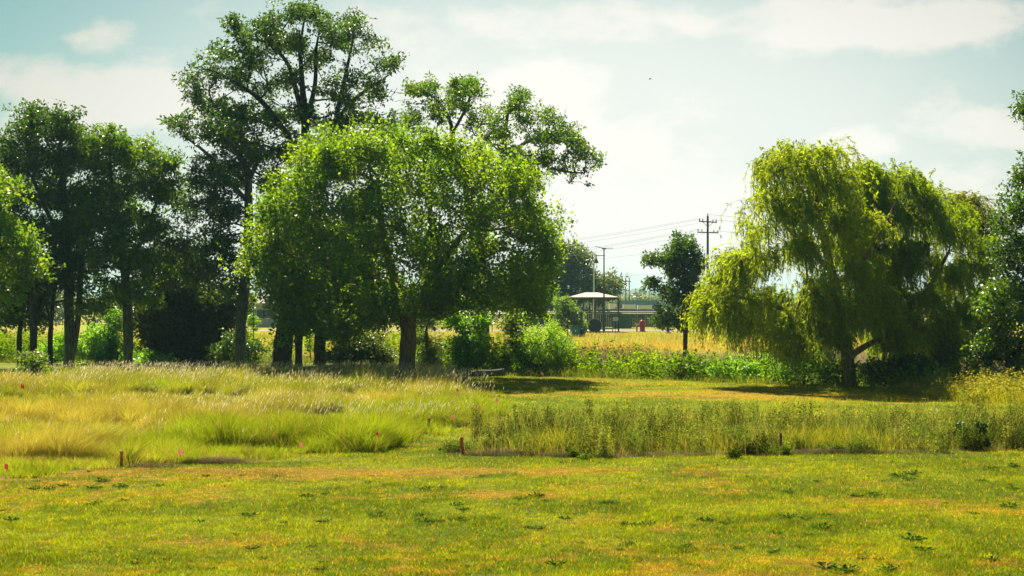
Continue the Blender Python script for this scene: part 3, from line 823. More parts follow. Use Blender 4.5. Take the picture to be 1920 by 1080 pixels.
# tree behind to the right of the round one
stats.append(tree('pecan_tree', 'open crowned tree rising behind the right side of the round yellow green tree', 84,
  [[(905, 668, .42), (903, 600, .36), (898, 520, .32), (890, 440, .28), (880, 370, .24), (865, 310, .18), (850, 270, .15), (846, 235, .10), (830, 200, .07), (810, 180, .04)],
   [(848, 250, .09), (870, 210, .07), (885, 170, .04)], [(880, 370, .2), (915, 330, .16), (942, 300, .15), (946, 250, .1), (955, 200, .06)],
   [(942, 305, .1), (990, 265, .08), (1040, 270, .05)], [(942, 320, .11), (1000, 305, .09), (1050, 320, .06), (1095, 325, .03)], [(870, 330, .08), (905, 270, .07), (925, 245, .04)]],
  [(800, 170, 24, 18), (775, 165, 14, 12), (810, 200, 22, 16), (860, 165, 22, 20), (885, 165, 20, 20), (850, 190, 22, 14), (875, 205, 20, 14), (775, 230, 30, 22), (755, 250, 20, 18), (800, 250, 26, 18), (830, 220, 20, 14),
   (890, 230, 26, 22), (920, 215, 26, 24), (960, 200, 26, 26), (975, 180, 20, 16), (985, 225, 30, 24), (940, 250, 34, 22), (1030, 225, 30, 18), (1045, 250, 36, 22), (1000, 265, 36, 20), (1070, 265, 26, 18), (1085, 285, 24, 18),
   (960, 290, 34, 20), (1020, 300, 36, 18), (1060, 310, 36, 18), (1095, 315, 26, 14), (1075, 335, 28, 10), (980, 320, 30, 18), (1115, 310, 10, 8), (940, 330, 24, 24), (700, 250, 30, 20), (740, 270, 26, 18)],
  14, spacing=.70, per=9, crad=.2, size=.16, ratio=.5, cols=MG, mat='leaf_dark', bark='bark_grey', depth=.38, gap=.38, shell=.6, twig=.010, pen=.35, k=9, clump=.42,
  bare=[(953, 160), (975, 165), (1032, 195), (1060, 205), (1090, 240), (1105, 270), (740, 190), (745, 175)]))
# left group
stats.append(tree('elm_tree', 'tree with thick grey twin trunk, highest of the far left group', 79,
  [[(131, 690, .30), (130, 620, .24), (128, 520, .20), (125, 420, .17), (118, 340, .13), (110, 270, .08)], [(133, 670, .2), (146, 600, .14), (152, 500, .12), (160, 420, .08), (150, 350, .05)],
   [(128, 470, .12), (90, 400, .1, 1), (60, 330, .07, 1)]],
  [(60, 225, 26, 20), (45, 250, 26, 22), (20, 270, 26, 26), (80, 255, 30, 24), (115, 225, 16, 22), (125, 255, 22, 26), (10, 310, 30, 30), (55, 300, 40, 34), (110, 305, 42, 36), (140, 290, 14, 24), (30, 360, 44, 36), (90, 370, 50, 40), (140, 370, 40, 40),
   (40, 430, 50, 40), (110, 440, 52, 40), (20, 500, 44, 36), (80, 510, 50, 34), (140, 500, 40, 36), (50, 560, 44, 22), (-20, 420, 40, 80), (150, 550, 28, 26)],
  15, hollow=.15, spacing=.80, per=14, crad=.25, size=.16, ratio=.55, cols=DG, mat='leaf_dark', bark='bark_grey', depth=.6, gap=.24, twig=.010, k=12))
stats.append(tree('oak_tree', 'broad dark tree with straight grey trunk, between the twin trunked and leaning trees', 78,
  [[(240, 688, .28), (240, 620, .24), (236, 540, .20), (228, 460, .17), (215, 380, .12), (205, 310, .07)], [(236, 520, .14), (265, 450, .11), (290, 390, .07), (310, 340, .04)],
   [(230, 470, .11), (190, 400, .08, -1), (175, 340, .05, -1)]],
  [(195, 262, 30, 18), (215, 275, 30, 22), (170, 275, 18, 16), (240, 300, 34, 26), (185, 310, 40, 30), (270, 290, 22, 16), (290, 320, 28, 24), (318, 310, 14, 18), (245, 350, 45, 34), (190, 370, 46, 36), (295, 370, 36, 28), (325, 355, 16, 16), (160, 420, 40, 36),
   (225, 420, 50, 36), (285, 430, 46, 32), (190, 480, 48, 34), (250, 490, 50, 34), (310, 480, 34, 34), (210, 545, 40, 28), (265, 550, 40, 26), (180, 580, 24, 18)],
  16, hollow=.15, spacing=.80, per=14, crad=.25, size=.16, ratio=.55, cols=MG, mat='leaf_dark', bark='bark_grey', depth=.6, gap=.18, twig=.010, k=12))
stats.append(tree('lit_tree', 'bright yellow green tree cut by the left edge, before the dark trees', 70,
  [[(62, 690, .19), (63, 620, .15), (60, 560, .14), (45, 500, .11), (20, 440, .08), (-5, 380, .05)]],
  [(10, 360, 34, 24), (0, 400, 48, 36), (-30, 380, 40, 40), (20, 430, 42, 36), (-30, 450, 50, 50), (45, 470, 32, 30), (10, 490, 44, 34), (55, 500, 22, 20), (-40, 540, 50, 40), (20, 540, 30, 20)],
  17, spacing=.85, per=16, crad=.25, size=.15, ratio=.65, cols=YG, bark='bark_dark', depth=.8, spike=.5, k=14))
for i, (px, lab) in enumerate(((37, 'thin dark trunked tree, leftmost thin stem under the far left canopy'), (95, 'thin dark curved tree stem just left of the thick twin grey trunk'))):
    stats.append(tree('thin_tree', lab, 77 + i,
      [[(px, 690, .15), (px - 1, 640, .12), (px + 2, 590, .10), (px + (8 if i else -6), 540, .07), (px + (14 if i else -10), 500, .05)], [(px + 1, 600, .07), (px - 10, 570, .05), (px - 18, 545, .03)]],
      [(px - 10, 520, 36, 26), (px + 20, 540, 30, 26), (px - 24, 560, 26, 22), (px + 5, 480, 34, 30), (px - 20, 600, 12, 10)],
      18 + i, spacing=.8, per=13, crad=.25, size=.15, k=11, ratio=.55, cols=DG, mat='leaf_dark', bark='bark_dark', group='thin trees under the left canopy'))
# trunks and dark mass between the leaning tree and the round tree
for i, (px, w, lab, top) in enumerate(((560, .22, 'narrow black trunked tree just right of the thickest flared trunk', 560), (600, .36, 'black trunked tree halfway between the thick flared trunk and the forked brown trunk', 520), (648, .20, 'dim bluish trunked tree in the shade left of the forked brown trunk', 560))):
    stats.append(tree('shaded_tree', lab, 80 + 2.5 * i,
      [[(px, 684, w), (px, 640, w * .8), (px + 4, 590, w * .7), (px + 10 * (i - 1), 520, w * .5), (px + 16 * (i - 1), 440, w * .3)]],
      [(px - 20, 520, 44, 34), (px + 30, 540, 44, 34), (px, 470, 50, 36), (px + 10, 590, 34, 20), (px - 40, 430, 40, 34), (px + 40, 440, 40, 34)] + ([(700, 560, 44, 34), (690, 610, 36, 20)] if i == 2 else []),
      25 + i, spacing=.9, per=12, crad=.28, size=.18, k=11, ratio=.55, cols=DG, mat='leaf_dark', bark='bark_dark', group='shaded trees behind the round tree'))
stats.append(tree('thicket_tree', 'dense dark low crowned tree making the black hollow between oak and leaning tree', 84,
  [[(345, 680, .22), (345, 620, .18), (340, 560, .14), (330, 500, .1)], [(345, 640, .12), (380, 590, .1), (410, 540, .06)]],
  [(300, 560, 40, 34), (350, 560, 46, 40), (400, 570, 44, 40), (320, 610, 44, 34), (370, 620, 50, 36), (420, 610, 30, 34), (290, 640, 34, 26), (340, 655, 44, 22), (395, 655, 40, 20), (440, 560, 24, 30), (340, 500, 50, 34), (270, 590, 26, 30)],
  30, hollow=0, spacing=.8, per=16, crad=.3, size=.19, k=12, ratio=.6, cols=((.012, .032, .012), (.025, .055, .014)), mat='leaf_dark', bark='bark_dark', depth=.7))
stats.append(tree('cedar_tree', 'small dark blue green feathery tree right beside the forked brown trunk', 72,
  [[(800, 690, .10), (800, 650, .08), (800, 615, .05), (802, 590, .03)]],
  [(800, 610, 16, 16), (796, 640, 24, 18), (810, 660, 26, 20), (790, 670, 22, 18), (815, 680, 20, 12)],
  31, spacing=.45, per=26, crad=.2, size=.12, clump=.3, k=8, ratio=.18, cols=((.018, .065, .028), (.035, .10, .04)), mat='leaf_dark', bark='bark', depth=.9))
# slender tree right of the pavilion
stats.append(tree('slender_tree', 'slender dark tree with layered side branches, alone between the pavilion and the willow', 97,
  [[(1284, 672, .15), (1285, 620, .13), (1284, 560, .12), (1280, 500, .09), (1278, 460, .05), (1277, 440, .03)], [(1283, 585, .05), (1258, 600, .04), (1235, 610, .02)], [(1281, 525, .05), (1250, 505, .04), (1218, 490, .02)]],
  [(1277, 452, 18, 16), (1262, 475, 16, 14), (1290, 468, 20, 18), (1305, 480, 14, 14), (1275, 490, 26, 16), (1240, 495, 22, 12), (1220, 490, 14, 8), (1300, 505, 22, 16), (1260, 515, 26, 12), (1285, 530, 28, 16), (1245, 540, 24, 10), (1225, 535, 12, 8),
   (1300, 555, 26, 16), (1270, 560, 26, 14), (1290, 585, 28, 16), (1255, 590, 22, 10), (1238, 605, 14, 8), (1305, 605, 18, 14), (1280, 612, 18, 8)],
  32, gap=.30, hollow=.5, spacing=.56, per=10, crad=.22, size=.16, ratio=.55, cols=DG, mat='leaf_dark', bark='bark_dark', depth=.7, twig=.010, shell=.6, k=9, clump=.36))
# right edge trees
stats.append(tree('edge_tree', 'dark tree reaching in from the right edge above the leafy shrub', 58,
  [[(1985, 700, .30), (1980, 600, .26), (1970, 500, .2), (1955, 400, .14), (1945, 300, .08)]],
  [(1915, 330, 24, 30), (1930, 200, 14, 26), (1905, 380, 26, 18), (1900, 405, 24, 16), (1930, 400, 30, 30), (1880, 430, 16, 10), (1915, 460, 24, 24), (1885, 470, 22, 20), (1900, 510, 32, 24), (1960, 480, 50, 60), (1960, 330, 40, 60), (1955, 220, 24, 40), (1925, 560, 34, 30)],
  33, spacing=.62, per=12, crad=.22, size=.14, ratio=.5, cols=DG, mat='leaf_dark', bark='bark_dark', depth=.8, gap=.2, twig=.010, k=9, clump=.42))
stats.append(tree('edge_shrub', 'tall leafy shrub glinting in the sun below the right edge tree', 57,
  [[(1890, 720, .12), (1890, 660, .09), (1885, 600, .06), (1880, 560, .04)], [(1890, 690, .07), (1920, 630, .05), (1930, 580, .03)]],
  [(1880, 560, 28, 26), (1900, 600, 34, 30), (1870, 620, 30, 30), (1920, 640, 34, 34), (1880, 660, 34, 26), (1850, 660, 26, 24), (1910, 690, 34, 20), (1860, 580, 18, 20), (1925, 550, 24, 30)],
  34, spacing=.6, per=14, crad=.2, size=.12, k=12, clump=.42, ratio=.6, cols=((.016, .065, .013), (.045, .125, .012)), mat='leaf_dark', bark='bark_dark', depth=.8, cat='shrub'))

# ---- willows
def willow(name, label, d, trunks, blobs, seed, nstr, cols, group, lstr=(.30, 1.0), depth=.5, nl=26, zmin=.3):
    rng = np.random.default_rng(seed)
    T = []
    for tr in trunks:
        T.append(([P(a[0], a[1], d + (a[3] if len(a) > 3 else 0)) for a in tr], [a[2] for a in tr]))
    b0 = T[0][0][0]; zb = float(gh(b0[0], b0[1])); T[0][0][0] = np.array([b0[0], b0[1], zb - .15])
    cl = blobs_to_clusters(blobs, d, rng, .70, depth, .27, .45, seed, .88)
    root = empty(name, (b0[0], b0[1], zb), label, 'willow tree', group)
    V, Fq, _ = wood(T, cl, rng, .010, .12, .25)
    Vs = [V]; Fs = [Fq]
    # hanging strands
    k = rng.integers(0, len(cl), nstr)
    hub = cl + 0.0; S = cl[k] + rng.normal(size=(nstr, 3)) * .16
    chue = rng.random(len(cl)); cdir = rng.normal(size=(len(cl), 3)) * .8; clen = .55 + .75 * rng.random(len(cl))
    cen = cl.mean(0); out = S - cen; out[:, 2] = 0; out /= np.linalg.norm(out, axis=1, keepdims=True) + 1e-6
    out = out + cdir[k] + rng.normal(size=(nstr, 3)) * .7; out[:, 2] = 0
    Ls = rng.uniform(lstr[0], lstr[1], nstr) * clen[k]; hgt = S[:, 2] - zb
    Ls = np.minimum(Ls, np.maximum(hgt - zmin, .3)); reach = .35 + .55 * rng.random(nstr)
    wind = np.array([.12, 0, 0])
    def at(t):
        return S + out * (reach * Ls * .6 * np.sin(t * 1.5))[:, None] + np.array([0, 0, 1]) * ((.30 * np.sin(t * 3.14) - t ** 1.4) * Ls)[:, None] + wind * (t ** 2 * Ls)[:, None]
    pts = [at(np.full(nstr, t)) for t in np.linspace(0, 1, 5)]
    n0 = len(V)
    for a, b in zip(pts[:-1], pts[1:]):
        v, f = tube_seg(a, b, np.full(nstr, .004), np.full(nstr, .003), 3)
        Vs.append(v); Fs.append(f + n0); n0 += len(v)
    mesh_np('trunk', np.concatenate(Vs), np.concatenate(Fs), M['bark'], root, smooth=True, origin=(b0[0], b0[1], zb))
    PP = []; DD = []
    for j in range(nl):
        t = rng.random(nstr)
        p = at(t); q = at(np.minimum(t + .05, 1.05)); dr = q - p; dr /= np.linalg.norm(dr, axis=1, keepdims=True) + 1e-9
        PP.append(p + rng.normal(size=(nstr, 3)) * .018); DD.append(dr + rng.normal(size=(nstr, 3)) * .30)
    PP = np.concatenate(PP); DD = np.concatenate(DD)
    n = len(PP)
    v, f = leaf_quads(PP, .12 + .09 * rng.random(n), .22, rng, .2, dirs=DD)
    a, b = np.array(cols[0]), np.array(cols[1])
    t = np.tile(.5 * rng.random(nstr) + .5 * chue[k], nl)[:, None] * .6 + rng.random(n)[:, None] * .4
    c = (a * (1 - t) + b * t) * (.75 + .5 * rng.random(n))[:, None]
    mesh_np('crown', v, f, M['willow'], root, col=np.repeat(c, 4, 0), origin=(b0[0], b0[1], zb))
    stats.append((root, n))
WC = ((.075, .175, .012), (.16, .29, .010))
willow('willow_tree', 'big pale green willow with a dark trunk, its highest crown left of the other willows', 60,
  [[(1592, 728, .30), (1590, 680, .22), (1585, 630, .20), (1575, 580, .17), (1565, 530, .15), (1550, 470, .14), (1535, 400, .1), (1520, 330, .06)],
   [(1587, 660, .14), (1540, 610, .11, -1), (1470, 580, .08, -1), (1400, 560, .05, -1), (1350, 555, .03, -1)], [(1565, 540, .13), (1610, 500, .1), (1650, 440, .06), (1680, 380, .04)],
   [(1590, 670, .12), (1640, 640, .1), (1700, 620, .06)], [(1560, 510, .1), (1500, 450, .08, 1), (1450, 400, .05, 1)]],
  [(1500, 285, 50, 16), (1550, 288, 26, 16), (1460, 310, 34, 22), (1520, 320, 60, 34), (1440, 370, 34, 36), (1500, 390, 60, 44), (1570, 350, 40, 40), (1425, 430, 34, 34), (1590, 420, 50, 44), (1510, 460, 60, 44), (1440, 480, 44, 34),
   (1380, 490, 20, 14), (1400, 520, 44, 26), (1350, 540, 34, 20), (1330, 560, 26, 24), (1370, 580, 40, 24), (1450, 560, 50, 34), (1530, 540, 60, 40), (1610, 510, 50, 44), (1590, 580, 60, 34), (1500, 600, 50, 26), (1640, 580, 40, 34), (1330, 590, 20, 12), (1560, 625, 45, 16), (1660, 620, 30, 20), (1400, 600, 50, 24), (1450, 615, 44, 22), (1490, 635, 46, 20), (1650, 640, 40, 24)],
  41, 5200, WC, 'willows at the far right edge of the lawn', zmin=.9)
willow('willow_tree', 'darker green willow right of and behind the big pale willow, its crown a step lower', 64,
  [[(1700, 725, .26), (1698, 670, .2), (1690, 610, .17), (1680, 540, .14), (1680, 460, .1), (1670, 390, .06)], [(1690, 600, .12), (1740, 540, .09), (1780, 470, .05)]],
  [(1625, 330, 34, 16), (1610, 390, 36, 40), (1600, 460, 40, 40), (1800, 420, 34, 34), (1835, 480, 30, 40), (1850, 540, 26, 40), (1640, 320, 34, 14), (1690, 335, 34, 18), (1650, 360, 44, 34), (1720, 350, 24, 18), (1740, 375, 26, 24), (1700, 400, 50, 40), (1640, 430, 44, 36), (1755, 430, 30, 40), (1700, 480, 60, 44), (1770, 500, 44, 44), (1650, 520, 44, 44), (1720, 560, 60, 40), (1790, 580, 44, 44), (1680, 620, 60, 34), (1750, 630, 60, 34), (1810, 640, 30, 30), (1830, 570, 24, 40)],
  42, 5200, ((.060, .155, .012), (.13, .26, .010)), 'willows at the far right edge of the lawn')
willow('willow_tree', 'thin topped small willow farthest right, peeping over the darker willow', 68,
  [[(1825, 720, .18), (1825, 640, .14), (1822, 540, .1), (1815, 450, .06), (1812, 400, .03)]],
  [(1810, 385, 18, 12), (1800, 410, 24, 20), (1830, 430, 22, 22), (1815, 470, 34, 30), (1845, 500, 24, 26), (1810, 530, 30, 34), (1845, 570, 28, 34), (1820, 620, 34, 30)],
  43, 1300, ((.06, .12, .018), (.11, .18, .02)), 'willows at the far right edge of the lawn', (.5, 1.4))

# ---- shrubs
def shrub(label, d, blobs, seed, cols=MG, mat='leaf', name='shrub', group=None, **k):
    px = sum(b[0] for b in blobs) / len(blobs); bot = max(b[1] + b[3] for b in blobs); top = min(b[1] for b in blobs)
    z = (H - float(gh(0, 0)))
    base = HY + F * H / d
    kk = dict(hollow=.3, spacing=.5, per=13, crad=.17, size=.11, ratio=.6, k=10, clump=.34); kk.update({a: b for a, b in k.items() if a not in ('spacing', 'crad', 'per')})
    if 'spacing' in k: q = k['spacing'] / .42; kk.update(spacing=.5 * q, crad=.17 * q, clump=.34 * q)
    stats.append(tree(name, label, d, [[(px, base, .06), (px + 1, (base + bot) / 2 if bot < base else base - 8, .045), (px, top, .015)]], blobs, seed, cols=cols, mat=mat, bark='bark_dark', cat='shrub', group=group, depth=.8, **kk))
BG = ((.030, .145, .012), (.065, .23, .012))
shrub('brightest yellow green bush behind the stump, right of the round tree', 71, [(1005, 648, 36, 26), (1040, 640, 36, 22), (985, 680, 32, 24), (1030, 675, 44, 26), (1062, 660, 24, 26), (1000, 626, 26, 14), (1035, 622, 24, 12), (1075, 685, 26, 18)], 51, ((.055, .20, .010), (.10, .28, .010)), size=.10, ratio=.3)
shrub('loose leafy sapling in front of the far fence, left of the stump', 72, [(860, 610, 24, 18), (880, 640, 30, 22), (850, 655, 22, 20), (900, 665, 26, 20), (870, 680, 30, 14), (895, 600, 14, 14), (845, 590, 14, 10)], 52, BG, crad=.25, per=18)
shrub('vine covered sapling growing over the dark stump', 71.5, [(955, 620, 20, 20), (960, 650, 22, 22), (945, 670, 18, 16), (975, 640, 14, 18), (965, 600, 12, 10)], 53, MG, crad=.25, per=28)
shrub('tall bright green shrub between the thick twin trunk and the straight grey trunk', 84, [(200, 640, 30, 24), (215, 610, 26, 20), (190, 665, 30, 18), (225, 660, 24, 20), (180, 630, 22, 20), (215, 585, 14, 14)], 54, BG, size=.11)
shrub('leafy bright green shrub right behind the thin curved stem on the left', 83, [(110, 650, 24, 18), (90, 665, 24, 16), (150, 655, 24, 20), (130, 670, 30, 14)], 55, ((.040, .17, .010), (.075, .24, .010)), size=.10)
shrub('green sapling standing in the tall grass near the left edge, orange flag beside it', 61, [(62, 695, 30, 18), (45, 708, 26, 14), (80, 706, 26, 14), (62, 676, 18, 14), (60, 718, 30, 10)], 56, MG, size=.10, spacing=.34, crad=.24, per=34)
shrub('low dark green shrub right of the straight grey trunk', 80, [(262, 670, 20, 14), (285, 675, 26, 12), (310, 680, 20, 8)], 57, BG, size=.10)
shrub('dark green shrub at the foot of the pale leaning trunk', 79, [(430, 655, 22, 16), (415, 670, 24, 12), (450, 668, 24, 14), (475, 660, 22, 20), (440, 635, 14, 14)], 58, DG, mat='leaf_dark')
shrub('yellow green shrub seen through the gap right of the leaning trunk', 100, [(475, 590, 10, 20), (478, 620, 12, 14), (470, 560, 8, 12)], 59, ((.045, .18, .010), (.09, .26, .010)), spacing=.4)
shrub('bright shrub glimpsed between the two black trunks', 88, [(580, 640, 14, 20), (582, 660, 16, 14)], 60, ((.040, .17, .010), (.075, .24, .010)))
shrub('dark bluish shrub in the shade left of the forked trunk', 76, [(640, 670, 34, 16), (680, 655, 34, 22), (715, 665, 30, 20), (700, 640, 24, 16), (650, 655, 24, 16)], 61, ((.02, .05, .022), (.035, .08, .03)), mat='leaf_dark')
shrub('dark green shrub under the slender tree at the lawn edge', 66, [(1290, 690, 26, 16), (1315, 695, 24, 14), (1300, 680, 20, 12), (1270, 698, 18, 12)], 62, ((.02, .06, .018), (.04, .10, .02)), mat='leaf_dark')
shrub('rounded bright green shrub below the willow tips', 65, [(1370, 690, 30, 16), (1410, 692, 34, 16), (1440, 685, 24, 18), (1340, 695, 18, 12)], 63, BG, size=.095)
shrub('yellow green shrub left of the willow trunk', 62, [(1500, 690, 30, 24), (1540, 695, 30, 22), (1470, 700, 24, 18), (1520, 665, 26, 20)], 64, ((.035, .15, .012), (.075, .22, .012)), size=.12, ratio=.25)
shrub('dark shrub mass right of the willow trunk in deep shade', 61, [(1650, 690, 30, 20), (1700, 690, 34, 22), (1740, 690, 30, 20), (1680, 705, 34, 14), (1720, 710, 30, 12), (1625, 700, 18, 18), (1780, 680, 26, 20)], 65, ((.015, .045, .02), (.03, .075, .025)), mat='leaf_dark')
shrub('small dark rounded tuft bush right of the forked trunk in the dry grass', 61, [(821, 718, 14, 9), (812, 722, 10, 7), (830, 722, 10, 7)], 66, ((.020, .055, .028), (.035, .085, .035)), mat='leaf_dark', size=.10, ratio=.15, spacing=.2, crad=.18)
shrub('dark leafy weed clump at the far right of the weed strip, by the orange stake', 33.5, [(1838, 815, 6, 9), (1841, 832, 9, 8), (1836, 798, 4, 8)], 67, DG, mat='leaf_dark', size=.055, spacing=.12, crad=.09, per=12)
shrub('broad dark weed clump left of the narrow one in the right weed strip', 34, [(1797, 822, 12, 11), (1808, 832, 12, 9), (1802, 806, 6, 9)], 68, DG, mat='leaf_dark', size=.055, spacing=.13, crad=.1, per=12)
shrub('greyish leafy sapling in front of the pavilion', 165, [(1065, 580, 14, 10), (1050, 590, 16, 12), (1078, 592, 16, 12), (1062, 602, 22, 12), (1085, 608, 14, 10), (1050, 612, 12, 8), (1056, 568, 7, 8)], 69, ((.022, .085, .030), (.045, .13, .045)), size=.22, spacing=.7, crad=.5, per=24)

# far trees and woods
stats.append(tree('far_tree', 'big hazy blue green tree behind the pavilion, right of the round tree', 225,
  [[(1050, 612, .5), (1050, 580, .4), (1055, 540, .3), (1060, 500, .2)]],
  [(1030, 500, 26, 26), (1060, 480, 26, 22), (1080, 475, 18, 14), (1090, 500, 26, 24), (1050, 520, 40, 34), (1100, 530, 32, 24), (1125, 545, 18, 14), (1010, 540, 30, 40), (1060, 560, 50, 26), (1115, 555, 26, 14), (1145, 535, 14, 10), (1140, 550, 16, 10), (1010, 580, 20, 20)],
  71, spacing=1.7, per=12, crad=.6, size=.40, k=12, clump=1.4, ratio=.5, cols=((.02, .05, .03), (.04, .085, .04)), mat='leaf_dark', bark='bark_dark', depth=.7, twig=.03))
def woods(name, label, d, pxs, tops, seed, leaf, cols, thick=12, per=26, cr=1.6):
    rng = np.random.default_rng(seed)
    n = int((pxs[-1] - pxs[0]) / F * d / cr * thick / cr * .9) 
    px = rng.uniform(pxs[0], pxs[-1], n); dd = d + rng.uniform(0, thick, n)
    top = np.interp(px, pxs, tops) + 5 * (vnoise(px, px * 0, 14, seed) - .5) * 2
    zt = H + (HY - top) / F * d
    cl = []
    lay = int(max(3, zt.mean() / cr))
    for k in range(lay):
        z = zt * (k + .5 + rng.random(n) * .6) / lay
        z = np.minimum(z, zt)
        cl.append(np.stack([(px - 960) / F * dd, dd, z], 1) + rng.normal(size=(n, 3)) * cr * .3)
    cl = np.concatenate(cl)
    v, f, c = crown_leaves(cl, rng, per, cr, leaf, .6, cols)
    o = mesh_np(name, v, f, M['leaf_dark'], col=c)
    tag(o, label, 'woods', kind='stuff')
    stats.append((o, len(f)))
woods('far_woods', 'dim tree belt across the field behind the left trees', 262, [-100, 100, 300, 420, 560, 700, 860, 1010], [556, 552, 560, 572, 570, 560, 556, 560], 72, .55, ((.02, .05, .03), (.04, .08, .035)), 14, 22, 1.7)
woods('right_far_woods', 'dim tree belt far behind the willows', 262, [1440, 1600, 1800, 2050], [585, 560, 552, 550], 73, .55, ((.02, .05, .03), (.04, .08, .035)), 12, 20, 1.7)
woods('hazy_tree_line', 'low pale tree line in the haze behind the far long building', 760, [900, 1100, 1180, 1198, 1220, 1300, 1500], [566, 567, 566, 556, 566, 565, 566], 74, 1.6, ((.05, .09, .05), (.07, .12, .05)), 16, 20, 3.2)

def hills():
    for d, tops, nm in ((2300, [(-200, 556), (500, 552), (1000, 548), (1120, 546), (1165, 541), (1180, 545), (1195, 540), (1212, 546), (1240, 543), (1300, 548), (1600, 552), (2200, 556)], 'hills'),):
        px = np.arange(-400, 2500, 3.0); a = np.array(tops, float)
        top = np.interp(px, a[:, 0], a[:, 1]) + 1.6 * (fbm(px, px * 0, 30, 5) - .5) * 2 + 1.2 * (vnoise(px, px * 0, 5, 6) - .5)
        V = []; rows = 8
        for r in range(rows):
            t = r / (rows - 1); dd = d - 500 * (1 - t)
            z = (H + (HY - top) / F * d) * sstep(0, 1, t) - 1.0 * (1 - t)
            V.append(np.stack([(px - 960) / F * d, np.full(len(px), dd), z], 1))
        V.append(np.stack([(px - 960) / F * d, np.full(len(px), d + 500.), np.full(len(px), -1.)], 1)); rows += 1
        V = np.concatenate(V); n = len(px)
        i = (np.arange(rows - 1)[:, None] * n + np.arange(n - 1)[None]).ravel()
        o = mesh_np(nm, V, np.stack([i, i + 1, i + n + 1, i + n], 1), plain('hill_woods', (.05, .09, .05), .9, var=.4, scale=.03), smooth=True)
        o['kind'] = 'structure'
hills()

# ------------------------------------------------------------------ stakes, flags, log
def stake(px, y0, y1, mat, label, tilt=0.0, wpx=5.5):
    x, y = G(px, y1); h = (y1 - y0) / F * y + .02; w = max(.022, wpx / F * y)
    e = empty('survey_stake', g3(x, y), label, 'stake', 'wooden survey stakes along the uncut grass')
    m = MB(); 
    w2 = w / 2
    V = [(-w2, -.012, -.05), (w2, -.012, -.05), (w2, .012, -.05), (-w2, .012, -.05), (-w2 + tilt, -.012, h), (w2 + tilt, -.012, h), (w2 + tilt, .012, h), (-w2 + tilt, .012, h)]
    m.add(V, [(3, 2, 1, 0), (4, 5, 6, 7), (0, 1, 5, 4), (1, 2, 6, 5), (2, 3, 7, 6), (3, 0, 4, 7)])
    m.build('shaft', M[mat], e)
    c = MB(); t = h * .12
    c.box((tilt * .95, 0, h + t * .3), (w * 1.04, .027, t * .8)); c.build('painted_top', M['stake'], e)
    e.rotation_euler = (0, 0, random.uniform(-.3, .3))
stake(227, 849, 873, 'stake', 'orange survey stake at the front of the left tall grass, leftmost stake', .01)
stake(803, 786, 810, 'stake_old', 'brown weathered survey stake in the green grass between the meadow and the strip', .015, 5)
stake(866, 823, 851, 'stake', 'orange survey stake at the left end of the weed strip', -.004, 6)
stake(789, 699, 713, 'stake', 'small far orange stake just right of the forked tree trunk', 0, 4)
stake(1119, 819, 843, 'stake', 'orange survey stake half hidden in the middle of the weed strip', .006, 4.5)
stake(1464, 816, 850, 'stake_old', 'tall orange brown stake before the yellow grass of the weed strip', .0, 5)
stake(1695, 718, 732, 'stake', 'orange stake under the willows beside the right weed mound', 0, 4)
stake(1898, 813, 840, 'stake', 'orange stake near the right end of the weed strip', .0, 5)
def flag(px, py, mat, label, hpx=12, wpx=9, gpy=None, h=.5):
    """py is the centre of the flag; the wire stands on the ground below it"""
    gy = gpy if gpy else None
    # find the distance where a flag h metres tall shows at py
    d = F * (H - h) / (py - HY); x = (px - 960) / F * d
    e = empty('pin_flag', g3(x, d), label, 'marker flag', 'small plastic marker flags on wire stems')
    hh = hpx / F * d; ww = wpx / F * d
    m = MB(); m.tube([(0, 0, -.05), (.006, 0, h * .5), (0, 0, h + hh / 2)], .0022, 5); m.build('wire_stem', M['wire'], e)
    f = MB(); n = 5; V = []
    for i in range(n + 1):
        t = i / n; y = .012 * math.sin(t * 5 + px)
        V.append((ww * t - ww * .3, y, h - hh * .5 + hh * .18 * (1 - t) - hh * .12 * t + 0)); V.append((ww * t - ww * .3, y, h + hh * (.5 - .22 * t)))
    # thin film with real thickness
    k = len(V); V2 = [(a, b + .0012, c) for a, b, c in V]
    Fq = [(2 * i, 2 * i + 2, 2 * i + 3, 2 * i + 1) for i in range(n)] + [(k + 2 * i + 1, k + 2 * i + 3, k + 2 * i + 2, k + 2 * i) for i in range(n)]
    Fq += [(0, 1, k + 1, k), (2 * n, k + 2 * n, k + 2 * n + 1, 2 * n + 1)]
    f.add(V + V2, Fq); f.build('flag', M[mat], e)
    e.rotation_euler = (0, 0, random.uniform(-.4, .4))
flag(11, 873, 'pink', 'bright pink marker flag at the lower left edge, nearest of the flags', 12, 8, h=.32)
flag(336, 847, 'palepink', 'pale pink marker flag above the brown thatch in the left grass', 11, 9, h=.42)
flag(563, 833, 'palepink', 'pink marker flag in the green front of the meadow, below the seed heads', 9, 6, h=.55)
flag(707, 812, 'redflag', 'red marker flag in the dark green grass right of the pink one', 7, 4, h=.6)
flag(848, 779, 'palepink', 'pink marker flag by the small grey brush pile', 7, 6, h=.5)
flag(898, 763, 'palepink', 'pale marker flag in the green tip of the meadow', 6, 5, h=.6)
flag(931, 747, 'palepink', 'pink marker flag at the tip of the meadow beside the shadow on the lawn', 7, 6, h=.5)
flag(857, 730, 'redflag', 'tiny red marker flag in the thin grass right of the forked tree', 5, 4, h=.5)
flag(801, 713, 'palepink', 'tiny pale marker flag just right of the small far stake', 6, 4, h=.4)
flag(41, 726, 'redflag', 'orange red marker flag beside the green sapling in the left tall grass', 8, 6, h=.8)
flag(1016, 700, 'palepink', 'tiny pink marker flag in the ditch weeds near the bright bush', 5, 4, h=.6)
